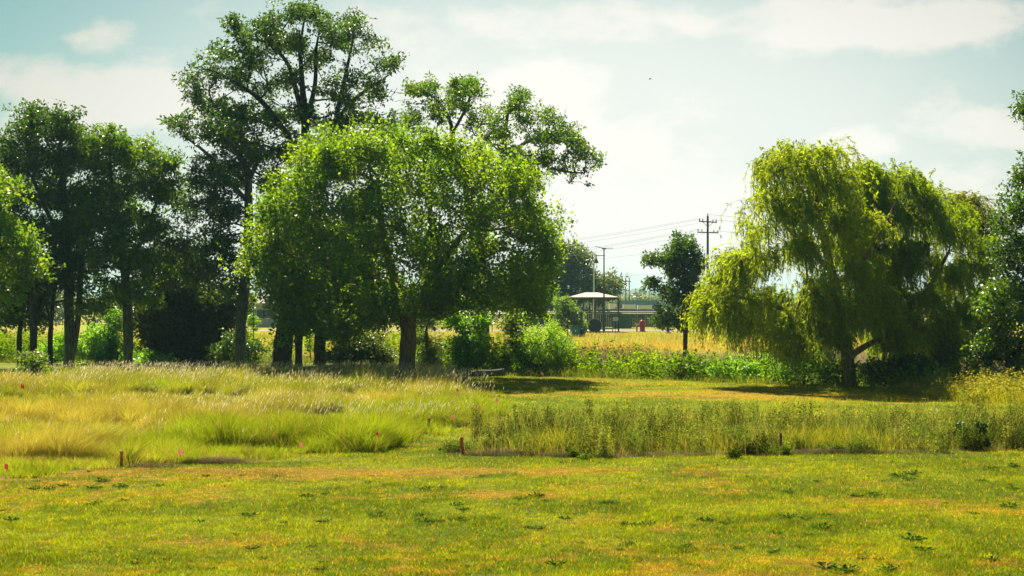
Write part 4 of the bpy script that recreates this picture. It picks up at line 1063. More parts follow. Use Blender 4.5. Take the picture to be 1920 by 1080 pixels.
flag(1713, 724, 'pink', 'pink marker flag beside the orange stake under the willows', 6, 5, h=.3)
flag(1756, 767, 'whiteflag', 'whitish marker flag above the right half of the weed strip', 5, 5, h=.7)

def log():
    a = G(832, 705); b = G(945, 700)
    x0, y0 = a[0], 67.8; x1, y1 = (945 - 960) / F * 69.0, 69.0
    e = empty('fallen_log', g3((x0 + x1) / 2, (y0 + y1) / 2), 'long grey weathered fallen log lying at the far lawn edge left of the stump', 'log')
    cx, cy = (x0 + x1) / 2, (y0 + y1) / 2
    pts = []; rad = []
    for i in range(12):
        t = i / 11; pts.append(((x0 - cx) * (1 - t) + (x1 - cx) * t, (y0 - cy) * (1 - t) + (y1 - cy) * t + .04 * math.sin(t * 5), .10 + .05 * t + .02 * math.sin(t * 7)))
        rad.append(.05 + .10 * min(1, t * 1.6) + .012 * math.sin(t * 13))
    m = MB(); m.tube(pts, rad, 14); m.build('trunk', M['log'], e, smooth=True)
    m = MB(); m.tube([(.1, -.03, .16), (-.25, -.15, .20), (-.75, -.2, .14)], [.05, .04, .02], 8); m.build('branch', M['log'], e, smooth=True)
log()
def stump():
    x, y = G(955, 699)
    e = empty('tree_stump', g3(x, y), 'dark broken stump with flared base at the right end of the log', 'stump')
    m = MB(); n = 18; V = []; Fq = []
    prof = [(.34, -.05), (.30, .03), (.19, .18), (.15, .42), (.14, .62), (.10, .80)]
    for i, (r, z) in enumerate(prof):
        for k in range(n):
            an = 2 * math.pi * k / n
            rr = r * (1 + .18 * math.sin(3 * an + 1) * (1 if i < 3 else .5) + .1 * math.sin(7 * an))
            V.append((rr * math.cos(an), rr * math.sin(an), z + (.10 * math.sin(2 * an + .5) + .05 * math.sin(5 * an) if i > 3 else 0)))
    for i in range(len(prof) - 1):
        for k in range(n): Fq.append((i * n + k, i * n + (k + 1) % n, (i + 1) * n + (k + 1) % n, (i + 1) * n + k))
    Fq.append(tuple((len(prof) - 1) * n + k for k in range(n)))
    m.add(V, Fq); m.build('wood', M['bark_dark'], e)
stump()

# low dark weeds in the lawn
def lawn_weeds():
    spots = [(63, 917, 1), (92, 917, 1), (117, 912, 1), (176, 916, 1.1), (192, 905, 1.3), (225, 914, 1.2), (297, 912, .8), (386, 894, .8), (455, 892, .6), (174, 946, .9), (577, 933, 1.1), (468, 969, 1.1), (605, 979, 1),
             (374, 980, .7), (470, 1031, 1), (798, 918, 1), (830, 914, .7), (1006, 932, 1.2), (975, 938, .9), (858, 950, 1), (867, 958, 1), (706, 969, 1.2), (787, 966, .9), (795, 979, 1.2), (822, 978, .7), (845, 973, .5), (866, 976, 1), (888, 970, .5),
             (1060, 974, .9), (1007, 993, 1), (1137, 944, 1), (1152, 944, .8), (1024, 940, .6), (1175, 986, 1), (1214, 986, 1), (1195, 986, .6), (1180, 1023, .9), (1042, 1062, 1.1), (1090, 1020, .5), (1478, 924, .9), (1325, 980, 1.2), (1362, 984, .9), (1475, 972, 1.2),
             (1512, 975, .8), (1548, 967, .8), (1540, 993, 1.3), (1713, 1013, 1.4), (1732, 1033, 1.1), (1667, 1070, 1.2), (1548, 1068, 1.4), (1590, 1072, 1.5), (1893, 952, 1.3), (1902, 879, 1.2), (1685, 896, 1.3), (1712, 893, 1.4), (1705, 902, 1), (1862, 1050, 1),
             (1056, 868, .8), (1385, 1030, .6), (1289, 1028, .8), (600, 1070, .8), (20, 976, 1), (1640, 929, 1.2), (1605, 931, 1), (1455, 1002, .8), (930, 973, .6), (440, 1002, .5), (250, 1060, .6), (1860, 882, 1.2), (1840, 905, .8), (1900, 920, .9), (520, 893, .5), (340, 905, .4), (420, 912, .4), (900, 868, .4)]
    rng = np.random.default_rng(77); protos = []
    for _ in range(70):
        py = 880 + 195 * rng.random(); spots.append((int(1920 * rng.random()), int(py), .3 + .4 * rng.random()))
    for k in range(6):
        n = 46; a = rng.random(n) * 6.28; r = .11 * rng.random(n) ** .7; z = .015 + .07 * rng.random(n) * (1 - r / .2)
        Pc = np.stack([r * np.cos(a) * 1.25, r * np.sin(a), z], 1)
        dirs = np.stack([np.cos(a), np.sin(a), .35 + .5 * rng.random(n)], 1)
        V, Fq = leaf_quads(Pc, .025 + .035 * rng.random(n), .55, rng, .8, dirs=dirs)
        c = np.array([.018, .060, .024]) * (.6 + .9 * rng.random(n))[:, None]
        q = np.stack([np.zeros((n, 3)) + [0, 0, .012], np.zeros((n, 3)) + [.003, .003, .018], Pc + [.003, .003, .004], Pc], 1).reshape(-1, 3)
        Fq = np.concatenate([Fq, Fq + n * 4]); V = np.concatenate([V, q]); c = np.concatenate([c, c])
        o = mesh_np('lawn_weed', V, Fq, M['weed'], col=np.repeat(c, 4, 0)); protos.append(o)
    for i, (px, py, s) in enumerate(spots):
        o = protos[i] if i < 6 else protos[i % 6].copy()
        if i >= 6: COL.objects.link(o)
        x, y = G(px, py); o.location = g3(x, y); s *= .85; o.scale = (s, s, s * .8); o.rotation_euler = (0, 0, random.random() * 6.28)
        tag(o, 'low dark green weed in the mown foreground lawn', 'weed', 'dark weeds dotted over the mown foreground lawn')
lawn_weeds()

# ------------------------------------------------------------------ the far park
def far_path():
    m = MB(); y0, y1 = 196, 201
    m.box((18, 198.5, .02), (110, 4.2, .06)); o = m.build('path', M['concrete']); o['kind'] = 'structure'
far_path()
def pavilion():
    d = 190; k = d / F
    cx = (1111 - 960) * k
    zE = H + (575 - 557) * k; zT = H + (575 - 549) * k
    hx = 46 * k; hy = 3.2
    e = empty('pavilion', g3(cx, d), 'open park pavilion with a beige hip roof on dark posts', 'pavilion')
    m = MB(); t = .10
    V = [(-hx, -hy, zE), (hx, -hy, zE), (hx, hy, zE), (-hx, hy, zE), (-hx * .30, 0, zT + .05), (hx * .22, 0, zT + .05)]
    V += [(a, b, c - t) for a, b, c in V]
    m.add(V, [(0, 1, 5, 4), (1, 2, 5), (2, 3, 4, 5), (3, 0, 4), (7, 6, 10, 11), (8, 7, 11), (9, 8, 11, 10), (6, 9, 10), (0, 6, 7, 1), (1, 7, 8, 2), (2, 8, 9, 3), (3, 9, 6, 0)])
    r = m.build('roof', M['roof'], e)
    m = MB()
    for y in (-hy, hy):
        m = MB(); m.box((0, y * .97, zE - .16), (hx * 1.94, .10, .16)); m.build('eave_beam', M['darksteel'], e)
    for px, yy in ((1069, -1), (1096, 1), (1108, 1), (1113, -1), (1134, 1), (1156.5, -1)):
        x = (px - 1111) * k; m = MB(); m.box((x, yy * hy * .93, zE / 2 - .1), (.17, .17, zE - .1)); m.build('post', M['darksteel'], e)
    m = MB(); m.box((0, 0, .03), (hx * 2.1, hy * 2.1, .14)); m.build('slab', M['concrete'], e)
pavilion()
def picnic():
    x = (1112 - 960) / F * 186
    e = empty('picnic_table', g3(x, 186.), 'pale topped picnic table under the near side of the pavilion', 'picnic table')
    m = MB(); m.box((0, 0, .82), (2.0, .8, .06)); m.build('tabletop', M['pale'], e)
    for s in (-1, 1):
        m = MB(); m.box((0, s * .75, .48), (2.0, .28, .05)); m.build('bench', M['pale'], e)
        m = MB(); m.tube([(s * .7, -.8, 0), (s * .7, -.35, .8)], .03, 6); m.tube([(s * .7, .8, 0), (s * .7, .35, .8)], .03, 6); m.box((s * .7, 0, .45), (.05, 1.7, .05)); m.build('leg', M['darksteel'], e)
picnic()
def drum():
    x = (1115 - 960) / F * 182
    e = empty('round_drum', g3(x, 182., .02), 'large dark round drum standing on edge with a pale rim, in front of the pavilion', 'drum')
    m = MB(); m.tube([(0, -.35, .78), (0, .35, .78)], .74, 28); m.build('barrel', M['black'], e, smooth=False)
    m = MB()
    ring = [(.76 * math.cos(a), -.37, .78 + .76 * math.sin(a)) for a in np.linspace(0, 2 * math.pi, 33)]
    m.tube(ring, .022, 6, cap=False); m.build('rim', M['concrete'], e)
    
    for q in (-.35, .35):
        m = MB(); m.box((q, 0, .04), (.12, .9, .10)); m.build('cradle', M['concrete'], e)
drum()
def chain_fence(d, px0, px1, label, ztop, step, seed):
    x0 = (px0 - 960) / F * d; x1 = (px1 - 960) / F * d; L = x1 - x0
    e = empty('chain_link_fence', g3(x0, d), label, 'fence', 'chain link fences of the far park')
    m = MB(); m.tube([(0, 0, ztop), (L, 0, ztop)], .055, 8); m.build('top_rail', M['steel'], e)
    n = int(L / step)
    for i in range(n + 1):
        m = MB(); m.tube([(i * L / n, .05, -.1), (i * L / n, .05, ztop + .05)], .045, 6); m.build('post', M['darksteel'], e)
    # woven wire
    xs = np.arange(0, L, .30); hgt = ztop - .1
    A = []; B = []
    for s in (1, -1):
        a = np.stack([xs, np.zeros_like(xs), np.full_like(xs, .1)], 1); b = a + np.array([s * hgt * .6, 0, hgt - .1])
        A.append(a); B.append(b)
    A = np.concatenate(A); B = np.concatenate(B); k = (B[:, 0] > 0) & (B[:, 0] < L); A = A[k]; B = B[k]
    v, f = tube_seg(A, B, np.full(len(A), .005), np.full(len(A), .005), 3)
    mesh_np('wire_mesh', v, f, M['darksteel'], e)
chain_fence(187, 640, 1262, 'nearer chain link fence with a pale top rail running past the light pole', 2.05, 3.3, 1)
chain_fence(214, 640, 1262, 'farther chain link fence with a thin pale rail, just behind the nearer one', 2.15, 3.6, 2)
def board_fence():
    d = 236.; x0 = (1092 - 960) / F * d; x1 = (1262 - 960) / F * d; L = x1 - x0
    e = empty('board_fence', g3(x0, d), 'tall dark blue green board fence closing the far park on the right', 'fence')
    rng = random.Random(4)
    m = MB(); x = 0.0
    while x < L:
        w = .28; m.box((x + w / 2, rng.uniform(-.012, .012), 1.22), (w - .02, .04, 2.44 + rng.uniform(-.03, .03))); x += w
    m.build('boards', M['fence_board'], e)
    for i in range(int(L / 2.4) + 1):
        m = MB(); m.box((i * 2.4, -.09, 1.2), (.11, .11, 2.5)); m.build('post', M['darksteel'], e)
board_fence()
def dark_screen():
    d = 236.; x0 = (985 - 960) / F * d; x1 = (1044 - 960) / F * d; L = x1 - x0
    e = empty('screen_fence', g3(x0, d), 'dark screened fence section left of the leafy sapling', 'fence')
    m = MB(); n = 40
    for i in range(n): m.box(((i + .5) * L / n, .02 * math.sin(i), 1.0), (L / n - .01, .03, 2.0))
    m.build('screen', M['fence_board'], e)
    for i in range(3):
        m = MB(); m.box((i * L / 2, -.06, 1.05), (.09, .07, 2.1)); m.build('post', M['darksteel'], e)
    s = empty('notice_sign', (x0 + 1.3, d - 45.2, 0), 'small white notice hanging on the nearer fence, left part', 'sign')
    s.location = g3((1009 - 960) / F * 186.8, 186.8)
    m = MB(); m.box((0, 0, 1.75), (.55, .02, .5)); m.build('panel', M['white'], s)
    m = MB(); m.box((0, .035, 1.1), (.04, .04, 1.9)); m.build('bracket', M['steel'], s)
dark_screen()
def shed():
    d = 226.; k = d / F; x = (1167 - 960) * k; w = 34 * k; h = H + (575 - 580) * k
    e = empty('shed', g3(x, d), 'low green shed with a pale flat roof edge against the board fence', 'shed')
    m = MB(); m.box((0, 1, h / 2), (w, 2.2, h)); m.build('wall', M['shed'], e)
    m = MB(); m.box((.0, .95, h + .06), (w + .5, 2.8, .12)); m.build('roof', M['pale'], e)
    m = MB(); m.box((w * .18, -.12, h * .42), (.9, .05, h * .82)); dr = m.build('door', M['shed'], e)
    m = MB(); m.box((w * .18 - .35, -.17, h * .42), (.05, .06, .14)); m.build('handle', M['steel'], dr)
    m = MB(); m.box((-.15, -.14, h * .82), (.14, .06, .24)); m.build('lamp', M['white'], e)
    s = empty('white_sign', g3((1154 - 960) / F * 186.6, 186.6), 'blank whitish board on the fence in front of the green shed', 'sign')
    m = MB(); m.box((0, -.03, 1.45), (.62, .03, .42)); m.build('panel', M['pale'], s)
    m = MB(); m.box((0, .015, .8), (.05, .05, 1.6)); m.build('post', M['darksteel'], s)
shed()
def hydrant():
    d = 190.; x = (1204.5 - 960) / F * d
    e = empty('fire_hydrant', g3(x, d), 'oversized red fire hydrant ornament in the far park', 'hydrant')
    m = MB(); m.lathe((0, 0, 0), [(.36, 0), (.36, .08), (.29, .10), (.28, .95), (.34, .97), (.34, 1.04), (.30, 1.08)], 20); m.build('body', M['red'], e)
    m = MB(); m.lathe((0, 0, 1.08), [(.32, 0), (.30, .08), (.20, .18), (.08, .23), (.06, .32)], 20); m.build('cap', M['red'], e, smooth=True)
    for s in (-1, 1):
        m = MB(); m.tube([(s * .25, 0, .75), (s * .42, 0, .75)], .10, 12); m.build('nozzle', M['red'], e)
    f = empty('drinking_fountain', g3((1194 - 960) / F * d, d), 'small grey drinking fountain left of the red hydrant', 'drinking fountain')
    m = MB(); m.lathe((0, 0, 0), [(.14, 0), (.09, .05), (.09, .72)], 14); m.build('pedestal', M['concrete'], f)
    m = MB(); m.lathe((0, 0, .72), [(.10, 0), (.24, .08), (.25, .14), (.20, .15), (.05, .10)], 18); m.build('bowl', M['concrete'], f)
    m = MB(); m.tube([(-.1, 0, .84), (-.12, 0, .98), (-.05, 0, 1.0)], .02, 6); m.build('spout', M['steel'], f)
hydrant()
def bins():
    d = 157.
    x = (1080 - 960) / F * d
    e = empty('utility_box', g3(x, d), 'teal utility cabinet with a dark lid at the edge of the far field', 'cabinet')
    m = MB(); m.box((0, 0, .47), (.78, .6, .94)); m.build('cabinet', M['teal'], e)
    m = MB(); m.box((0, 0, .98), (.86, .68, .07)); m.build('lid', M['black'], e)
    m = MB(); m.box((-.05, -.31, .58), (.10, .02, .18)); m.build('sticker', M['white'], e)
    e = empty('waste_bin', g3((1092.5 - 960) / F * d, d + .1), 'dark teal square bin beside the teal cabinet', 'bin')
    m = MB(); m.lathe((0, 0, 0), [(.22, 0), (.28, .66), (.31, .68), (.31, .74), (.24, .80)], 4); m.build('body', M['darkteal'], e)
    m = MB(); m.box((0, -.26, .60), (.18, .03, .08)); m.build('slot', M['black'], e)
    e = empty('dispenser_post', g3((1090 - 960) / F * (d + .8), d + .8), 'dark post with a box on top behind the teal cabinet', 'post')
    m = MB(); m.box((0, 0, 1.0), (.12, .12, 2.0)); m.build('post', M['darkteal'], e)
    m = MB(); m.box((0, -.10, 2.05), (.24, .16, .62)); m.build('box', M['darkteal'], e)
    m = MB(); m.box((.16, -.12, 1.95), (.14, .10, .30)); m.build('sign_plate', M['pale'], e)
bins()
def benches():
    d = 192.
    e = empty('park_bench', g3((1262 - 960) / F * d, d), 'low dark bench behind the foot of the slender tree', 'bench')
    m = MB(); m.box((0, 0, .45), (1.7, .45, .06)); m.build('seat', M['darkteal'], e)
    m = MB(); m.box((0, .26, .75), (1.7, .05, .35)); m.build('backrest', M['darkteal'], e)
    for s in (-1, 1):
        m = MB(); m.box((s * .7, 0, .21), (.08, .4, .42)); m.build('leg', M['darksteel'], e)
    b = empty('bollard', g3((1253 - 960) / F * 178, 178.), 'dark bollard on a pale square footing near the slender tree', 'bollard')
    m = MB(); m.tube([(0, 0, .1), (0, 0, .95)], .13, 12); m.build('shaft', M['darkteal'], b)
    m = MB(); m.box((0, 0, .05), (.6, .5, .22)); m.build('footing', M['concrete'], b)
    s = empty('board_sign', g3((1123 - 960) / F * 205, 205.), 'dark square board under the pavilion roof, left of the other board', 'sign', 'dark boards on poles behind the pavilion')
    m = MB(); m.tube([(0, 0, 0), (0, 0, 3.5)], .04, 6); m.build('post', M['darksteel'], s)
    m = MB(); m.box((0, -.06, 3.15), (.34, .06, .75)); m.build('panel', M['black'], s)
    s = empty('board_sign', g3((1130 - 960) / F * 205, 205.), 'dark square board under the pavilion roof, the one touching the light pole', 'sign', 'dark boards on poles behind the pavilion')
    m = MB(); m.tube([(0, 0, 0), (0, 0, 3.5)], .04, 6); m.build('post', M['darksteel'], s)
    m = MB(); m.box((0, -.06, 3.15), (.34, .06, .75)); m.build('panel', M['black'], s)
benches()
def lamps():
    d = 186.; k = d / F; x = (1132.5 - 960) * k; zt = H + (575 - 466) * k
    e = empty('light_pole', g3(x, d), 'tall thin dark light pole with wide flat double head and side arm', 'light pole')
    m = MB(); m.tube([(0, 0, 0), (0, 0, zt)], [.11, .06], 10); m.build('pole', M['wood_pole'], e)
    for s in (-1, 1):
        m = MB(); m.box((s * 8.5 * k, 0, zt + (.14 if s < 0 else .05)), (17 * k, .35, .05), tilt=(-.22 if s < 0 else .02)); m.build('light_head', M['darksteel'], e)
    m = MB(); m.box((0, 0, zt - .02), (8 * k, .3, .10)); m.build('head_bracket', M['darksteel'], e)
    za = H + (575 - 479) * k
    m = MB(); m.tube([(2 * k, 0, za), (-15 * k, 0, za)], .045, 8); arm = m.build('side_arm', M['darksteel'], e)
    m = MB(); m.lathe((-14.5 * k, 0, za - 14 * k), [(5.0 * k, 0), (4.7 * k, .06), (2.4 * k, 5 * k), (.9 * k, 10 * k), (.35 * k, 17 * k)], 16); m.build('pendant_shade', M['darksteel'], arm)
    # pale street light with a curved arm behind the pavilion
    d = 200.; k = d / F; x = (1113.5 - 960) * k; z1 = H + (575 - 490) * k
    e = empty('street_light', g3(x, d), 'pale street light pole behind the pavilion roof with an arm curving up to the left', 'street light')
    m = MB(); m.tube([(0, 0, 0), (0, 0, z1)], [.12, .08], 10); m.build('pole', M['steel'], e)
    m = MB(); m.tube([(0, 0, z1 - .1), (-3 * k, 0, z1 + 5 * k), (-9 * k, 0, z1 + 11 * k), (-18 * k, 0, z1 + 14 * k)], [.06, .05, .045, .04], 8); m.build('curved_arm', M['darksteel'], e)
    m = MB(); m.box((-22 * k, 0, z1 + 14.2 * k), (8 * k, .22, .12)); m.build('lamp_head', M['darksteel'], e)
lamps()
def power():
    d = 250.; k = d / F; x = (1327 - 960) * k; zt = H + (575 - 405) * k
    e = empty('utility_pole', g3(x, d), 'wooden power pole with two crossarms left of the willow top', 'utility pole')
    m = MB(); m.tube([(0, 0, 0), (.03 * 0, 0, zt)], [.22, .15], 10); m.build('pole', M['wood_pole'], e)
    arms = [(416, 34), (436, 40)]
    for py, w in arms:
        z = H + (575 - py) * k
        m = MB(); m.box((0, -.18, z), (w * k, .14, .16), tilt=-.07 if py == 416 else -.03); a = m.build('crossarm', M['wood_pole'], e)
        for q in (-.46, -.28, .28, .46):
            mm = MB(); mm.lathe((q * w * k, -.18, z + .08 - .07 * q * w * k), [(.05, 0), (.08, .08), (.05, .14), (.09, .22), (.05, .32)], 8); mm.build('insulator', M['darksteel'], a)
        if py == 416:
            mm = MB(); mm.tube([(-.3 * w * k, -.15, z), (0, -.12, z - 9 * k)], .035, 6); mm.tube([(.3 * w * k, -.15, z - .1), (0, -.12, z - 9 * k)], .035, 6); mm.build('brace', M['wood_pole'], a)
    mm = MB(); mm.lathe((0, 0, zt), [(.06, 0), (.09, .1), (.05, .2), (.08, .3), (.03, .4)], 8); mm.build('top_insulator', M['darksteel'], e)
    # conductors, each sagging to the next span; left end lies far behind the round tree
    W = [((1313, 413), (1060, 444), (760, 462), 'top power line from the pole towards the round tree'), ((1318, 414), (1060, 447), (760, 466), 'second power line, just under the top one'),
         ((1345, 416), (1070, 452), (760, 472), 'third power line from the right tip of the upper crossarm'), ((1311, 433), (1100, 461), (760, 484), 'fourth power line from the lower crossarm'),
         ((1318, 434), (1100, 464), (760, 488), 'fifth power line, close under the fourth'), ((1345, 437), (1100, 468), (760, 492), 'lowest power line of the lower crossarm')]
    for i, (a, b, c, lab) in enumerate(W):
        pts = []
        A = P(a[0], a[1] - 4, d - .2); Cc = P(c[0], c[1], 330.)
        tb = (a[0] - b[0]) / (a[0] - c[0])
        m = MB(); N = 24
        for j in range(N + 1):
            t = j / N; p = A * (1 - t) + Cc * t; p[2] -= 1.6 * math.sin(math.pi * t) * 1.0
            pts.append(p)
        m.tube(pts, .016, 4); o = m.build('power_line', M['wire_line']); tag(o, lab, 'power line', 'power lines strung from the utility pole')
    for i, (a, c, lab) in enumerate((((1328, 402), (1960, 432), 'top power line running right over the willows'), ((1340, 412), (1960, 438), 'middle power line running right behind the willows'), ((1343, 433), (1960, 452), 'lower power line running right from the lower crossarm'))):
        A = P(a[0], a[1], d - .2); Cc = P(c[0], c[1], 275.); pts = []
        for j in range(21):
            t = j / 20; p = A * (1 - t) + Cc * t; p[2] -= .9 * math.sin(math.pi * t); pts.append(p)
        m = MB(); m.tube(pts, .016, 4); o = m.build('power_line', M['wire_line']); tag(o, lab, 'power line', 'power lines strung from the utility pole')
    for (a, c, dd, lab) in (((1250, 472), (1000, 494), 420, 'faint far wire above the pavilion light pole'), ((1300, 508), (1000, 526), 520, 'faintest low wire above the hazy horizon')):
        A = P(a[0], a[1], dd); Cc = P(c[0], c[1], dd); Bx = P(1500, a[1] - 8, dd); m = MB()
        m.tube([Bx, A, (A + Cc) / 2 - np.array([0, 0, .3]), Cc, P(700, c[1] + 8, dd)], .02, 4); o = m.build('power_line', M['wire_line']); tag(o, lab, 'power line')
power()
def far_poles():
    specs = [(1158, 535, 470, 'thin'), (1163, 529, 520, 'arm'), (1200, 541, 640, 'thin'), (1217, 550, 560, 'thin'), (1149, 556, 500, 'thin')]
    labs = ['thin hazy pole just left of the crossarmed far pole', 'hazy far pole with a short crossarm near the top', 'thin hazy pole, the first one right of the twin poles', 'shortest hazy pole left of the slender tree', 'faint thin pole right behind the pavilion roof corner']
    for (px, py, d, kd), lab in zip(specs, labs):
        x = (px - 960) / F * d; z = H + (HY - py) / F * d
        e = empty('far_pole', g3(x, d), lab, 'pole', 'hazy poles on the horizon')
        m = MB(); m.tube([(0, 0, 0), (0, 0, z)], .13, 6); m.build('shaft', M['wood_pole'], e)
        if kd == 'arm':
            m = MB(); m.box((0, 0, z - .3), (1.7, .15, .18)); m.build('crossarm', M['wood_pole'], e)
    d = 700.; k = d / F; x = (1176.5 - 960) * k; z = H + (575 - 521) * k
    e = empty('twin_pole_tower', g3(x, d), 'hazy twin pole power structure joined by a crossbeam on the horizon', 'power structure')
    for s in (-1, 1):
        m = MB(); m.tube([(s * 3.4 * k, 0, 0), (s * 3.4 * k, 0, z)], .2, 6); m.build('pole', M['wood_pole'], e)
    m = MB(); m.box((0, 0, z - 7 * k), (14 * k, .25, .3)); m.build('crossbeam', M['wood_pole'], e)
far_poles()
def far_buildings():
    d = 560.; k = d / F; x = (1197 - 960) * k; z = H + (575 - 564.5) * k; w = 76 * k
    e = empty('long_building', g3(x, d), 'long low grey green building in the haze between pavilion and slender tree', 'building')
    m = MB(); m.box((0, 3, z / 2), (w, 6, z)); wl = m.build('wall', M['wall_far'], e)
    m = MB(); m.box((0, 3, z + .1), (w + .8, 7, .25)); m.build('roof', M['wall_far'], e)
    for i in range(5):
        m = MB(); m.box((-w / 2 + (i + .5) * w / 5, -.03, z * .62), (1.3, .1, 1.0)); m.build('window', M['glass'], e)
    d = 430.; k = d / F
    for px0, px1, pyt, lab in ((1168, 1192, 571, 'white box trailer roof showing over the board fence, left one'), (1195, 1222, 572, 'white box trailer roof showing over the board fence, right one'), (1142, 1156, 570, 'white van seen between pavilion posts')):
        w = (px1 - px0) * k; z = H + (575 - pyt) * k; x = ((px0 + px1) / 2 - 960) * k
        e = empty('box_trailer' if px0 > 1150 else 'white_van', g3(x, d), lab, 'trailer' if px0 > 1150 else 'van')
        m = MB(); m.box((0, 0, z / 2 + .35), (w, 2.3, z - .7)); b = m.build('body', M['white'], e)
        if px0 < 1150:
            m = MB(); m.box((w * .38, -1.16, z * .68), (w * .16, .04, .6)); m.build('window', M['glass'], e)
        for s in (-.32, .32):
            m = MB(); m.tube([(s * w, -1.1, .4), (s * w, 1.1, .4)], .4, 14); m.build('wheel', M['black'], e)
    # house beyond the leaning trunk
    d = 232.; k = d / F; x = (497 - 960) * k
    e = empty('house', g3(x, d), 'grey walled house glimpsed through the gap right of the leaning trunk', 'house')
    w = 34 * k; z = H + (575 - 568) * k
    m = MB(); m.box((0, 3, z / 2), (w, 6, z)); m.build('wall', plain('house_wall', (.32, .36, .34), .8), e)
    m = MB(); V = [(-w / 2 - .4, -.4, z), (w / 2 + .4, -.4, z), (w / 2 + .4, 6.4, z), (-w / 2 - .4, 6.4, z), (-w / 2 - .4, 3, z + 1.5), (w / 2 + .4, 3, z + 1.5)]
    m.add(V, [(0, 1, 5, 4), (2, 3, 4, 5), (1, 2, 5), (3, 0, 4), (3, 2, 1, 0)]); m.build('roof', M['concrete'], e)
    for q in (-.25, .1):
        m = MB(); m.box((q * w, -.03, z * .55), (1.0, .08, 1.1)); wd = m.build('window', M['glass'], e)
        m = MB(); m.box((q * w, -.06, z * .55 - .62), (1.2, .12, .1)); m.build('sill', M['white'], wd)
    # brown wall left of the leafy sapling
    d = 245.; k = d / F; x = (1010 - 960) * k
    e = empty('brown_house', g3(x, d), 'shaded brown building corner between the round tree and the hazy tree', 'building')
    m = MB(); w = 60 * k; m.box((0, 3, 2.1), (w, 6, 4.2)); m.build('wall', plain('brown_wall', (.09, .05, .05), .8), e)
    m = MB(); V = [(-w / 2 - .4, -.4, 4.2), (w / 2 + .4, -.4, 4.2), (w / 2 + .4, 6.4, 4.2), (-w / 2 - .4, 6.4, 4.2), (-w / 2 + 1, 3, 5.4), (w / 2 - 1, 3, 5.4)]
    m.add(V, [(0, 1, 5, 4), (2, 3, 4, 5), (1, 2, 5), (3, 0, 4), (3, 2, 1, 0)]); m.build('roof', M['darksteel'], e)
    m = MB(); m.box((w * .18, -.04, 1.6), (.9, .08, 1.2)); m.build('window', M['glass'], e)
far_buildings()
def marker_board():
    x, y = G(1446, 718); y = y - .3
    e = empty('low_bench', g3(x, y), 'small rusty board on thin posts over a pale slab in the ditch weeds', 'marker board')
    m = MB(); m.box((.02, 0, .46), (.40, .10, .05)); m.build('board', M['rust'], e)
    for s in (-1, 1):
        m = MB(); m.box((s * .10, 0, .22), (.035, .035, .44)); m.build('post', M['rust'], e)
    m = MB(); m.box((0, -.02, .03), (.52, .22, .07)); m.build('slab', M['pale'], e)
marker_board()
def bird():
    p = P(1219, 148, 130.)
    e = empty('bird', p, 'tiny dark bird flying high in the open sky', 'bird')
    m = MB(); m.lathe((0, 0, 0), [(.005, -.12), (.03, -.08), (.04, 0), (.03, .06), (.022, .09), (.004, .12)], 10)
    o = m.build('body', M['black'], e, smooth=True); o.rotation_euler = (0, R(80), R(20))
    for s in (-1, 1):
        m = MB(); m.add([(0, s * .02, 0), (.05, s * .02, .0), (.02, s * .14, .05), (-.02, s * .26, .03), (-.05, s * .12, .04), (0, s * .02, -.008), (.05, s * .02, -.008), (.02, s * .14, .042), (-.02, s * .26, .024), (-.05, s * .12, .032)],
                        [(0, 1, 2, 3, 4), (9, 8, 7, 6, 5)]); w = m.build('wing', M['black'], e)
bird()

# ------------------------------------------------------------------ haze
def haze():
    m, nt, out = newmat('haze_air')
    v = nt.nodes.new('ShaderNodeVolumePrincipled'); v.inputs['Color'].default_value = (.42, .84, .93, 1)
    v.inputs['Density'].default_value = HAZE; v.inputs['Anisotropy'].default_value = .3
    nt.links.new(v.outputs[0], out.inputs['Volume'])
    b = MB(); b.box((0, 1500, 14.5), (6000, 4400, 35)); o = b.build('haze', m)
    tag(o, 'thin pale haze in the air', 'haze', kind='stuff')
HAZE = .00016
if HAZE: haze()

# ------------------------------------------------------------------ light and sky
SUN_EL = R(46); SUN_AZ = R(-14)     # azimuth from +Y towards +X (negative: left)
sd = Vector((math.sin(SUN_AZ) * math.cos(SUN_EL), math.cos(SUN_AZ) * math.cos(SUN_EL), math.sin(SUN_EL)))
sl = bpy.data.lights.new('sun', 'SUN'); sl.energy = 5.0; sl.angle = R(.55); sl.color = (1, .90, .70)
so = bpy.data.objects.new('sun', sl); COL.objects.link(so)
so.rotation_euler = sd.to_track_quat('Z', 'Y').to_euler()

w = bpy.data.worlds.new('World'); SC.world = w; w.use_nodes = True
nt = w.node_tree; N = nt.nodes; L = nt.links; N.clear()
out = N.new('ShaderNodeOutputWorld'); bg = N.new('ShaderNodeBackground'); bg.inputs['Strength'].default_value = .05
sky = N.new('ShaderNodeTexSky'); sky.sky_type = 'NISHITA'; sky.sun_disc = False
sky.sun_elevation = SUN_EL; sky.sun_rotation = SUN_AZ; sky.air_density = 1.0; sky.dust_density = 1.0; sky.ozone_density = 2.0
tc = N.new('ShaderNodeTexCoord')
def vm(op, a, b=None):
    n = N.new('ShaderNodeVectorMath'); n.operation = op
    if isinstance(a, tuple): n.inputs[0].default_value = a
    else: L.new(a, n.inputs[0])
    if b is not None:
        if isinstance(b, tuple): n.inputs[1].default_value = b
        else: L.new(b, n.inputs[1])
    return n
def ma(op, a, b=None, clamp=False):
    n = N.new('ShaderNodeMath'); n.operation = op; n.use_clamp = clamp
    for i, q in enumerate((a, b)):
        if q is None: continue
        if isinstance(q, (int, float)): n.inputs[i].default_value = q
        else: L.new(q, n.inputs[i])
    return n.outputs[0]
D = tc.outputs['Generated']
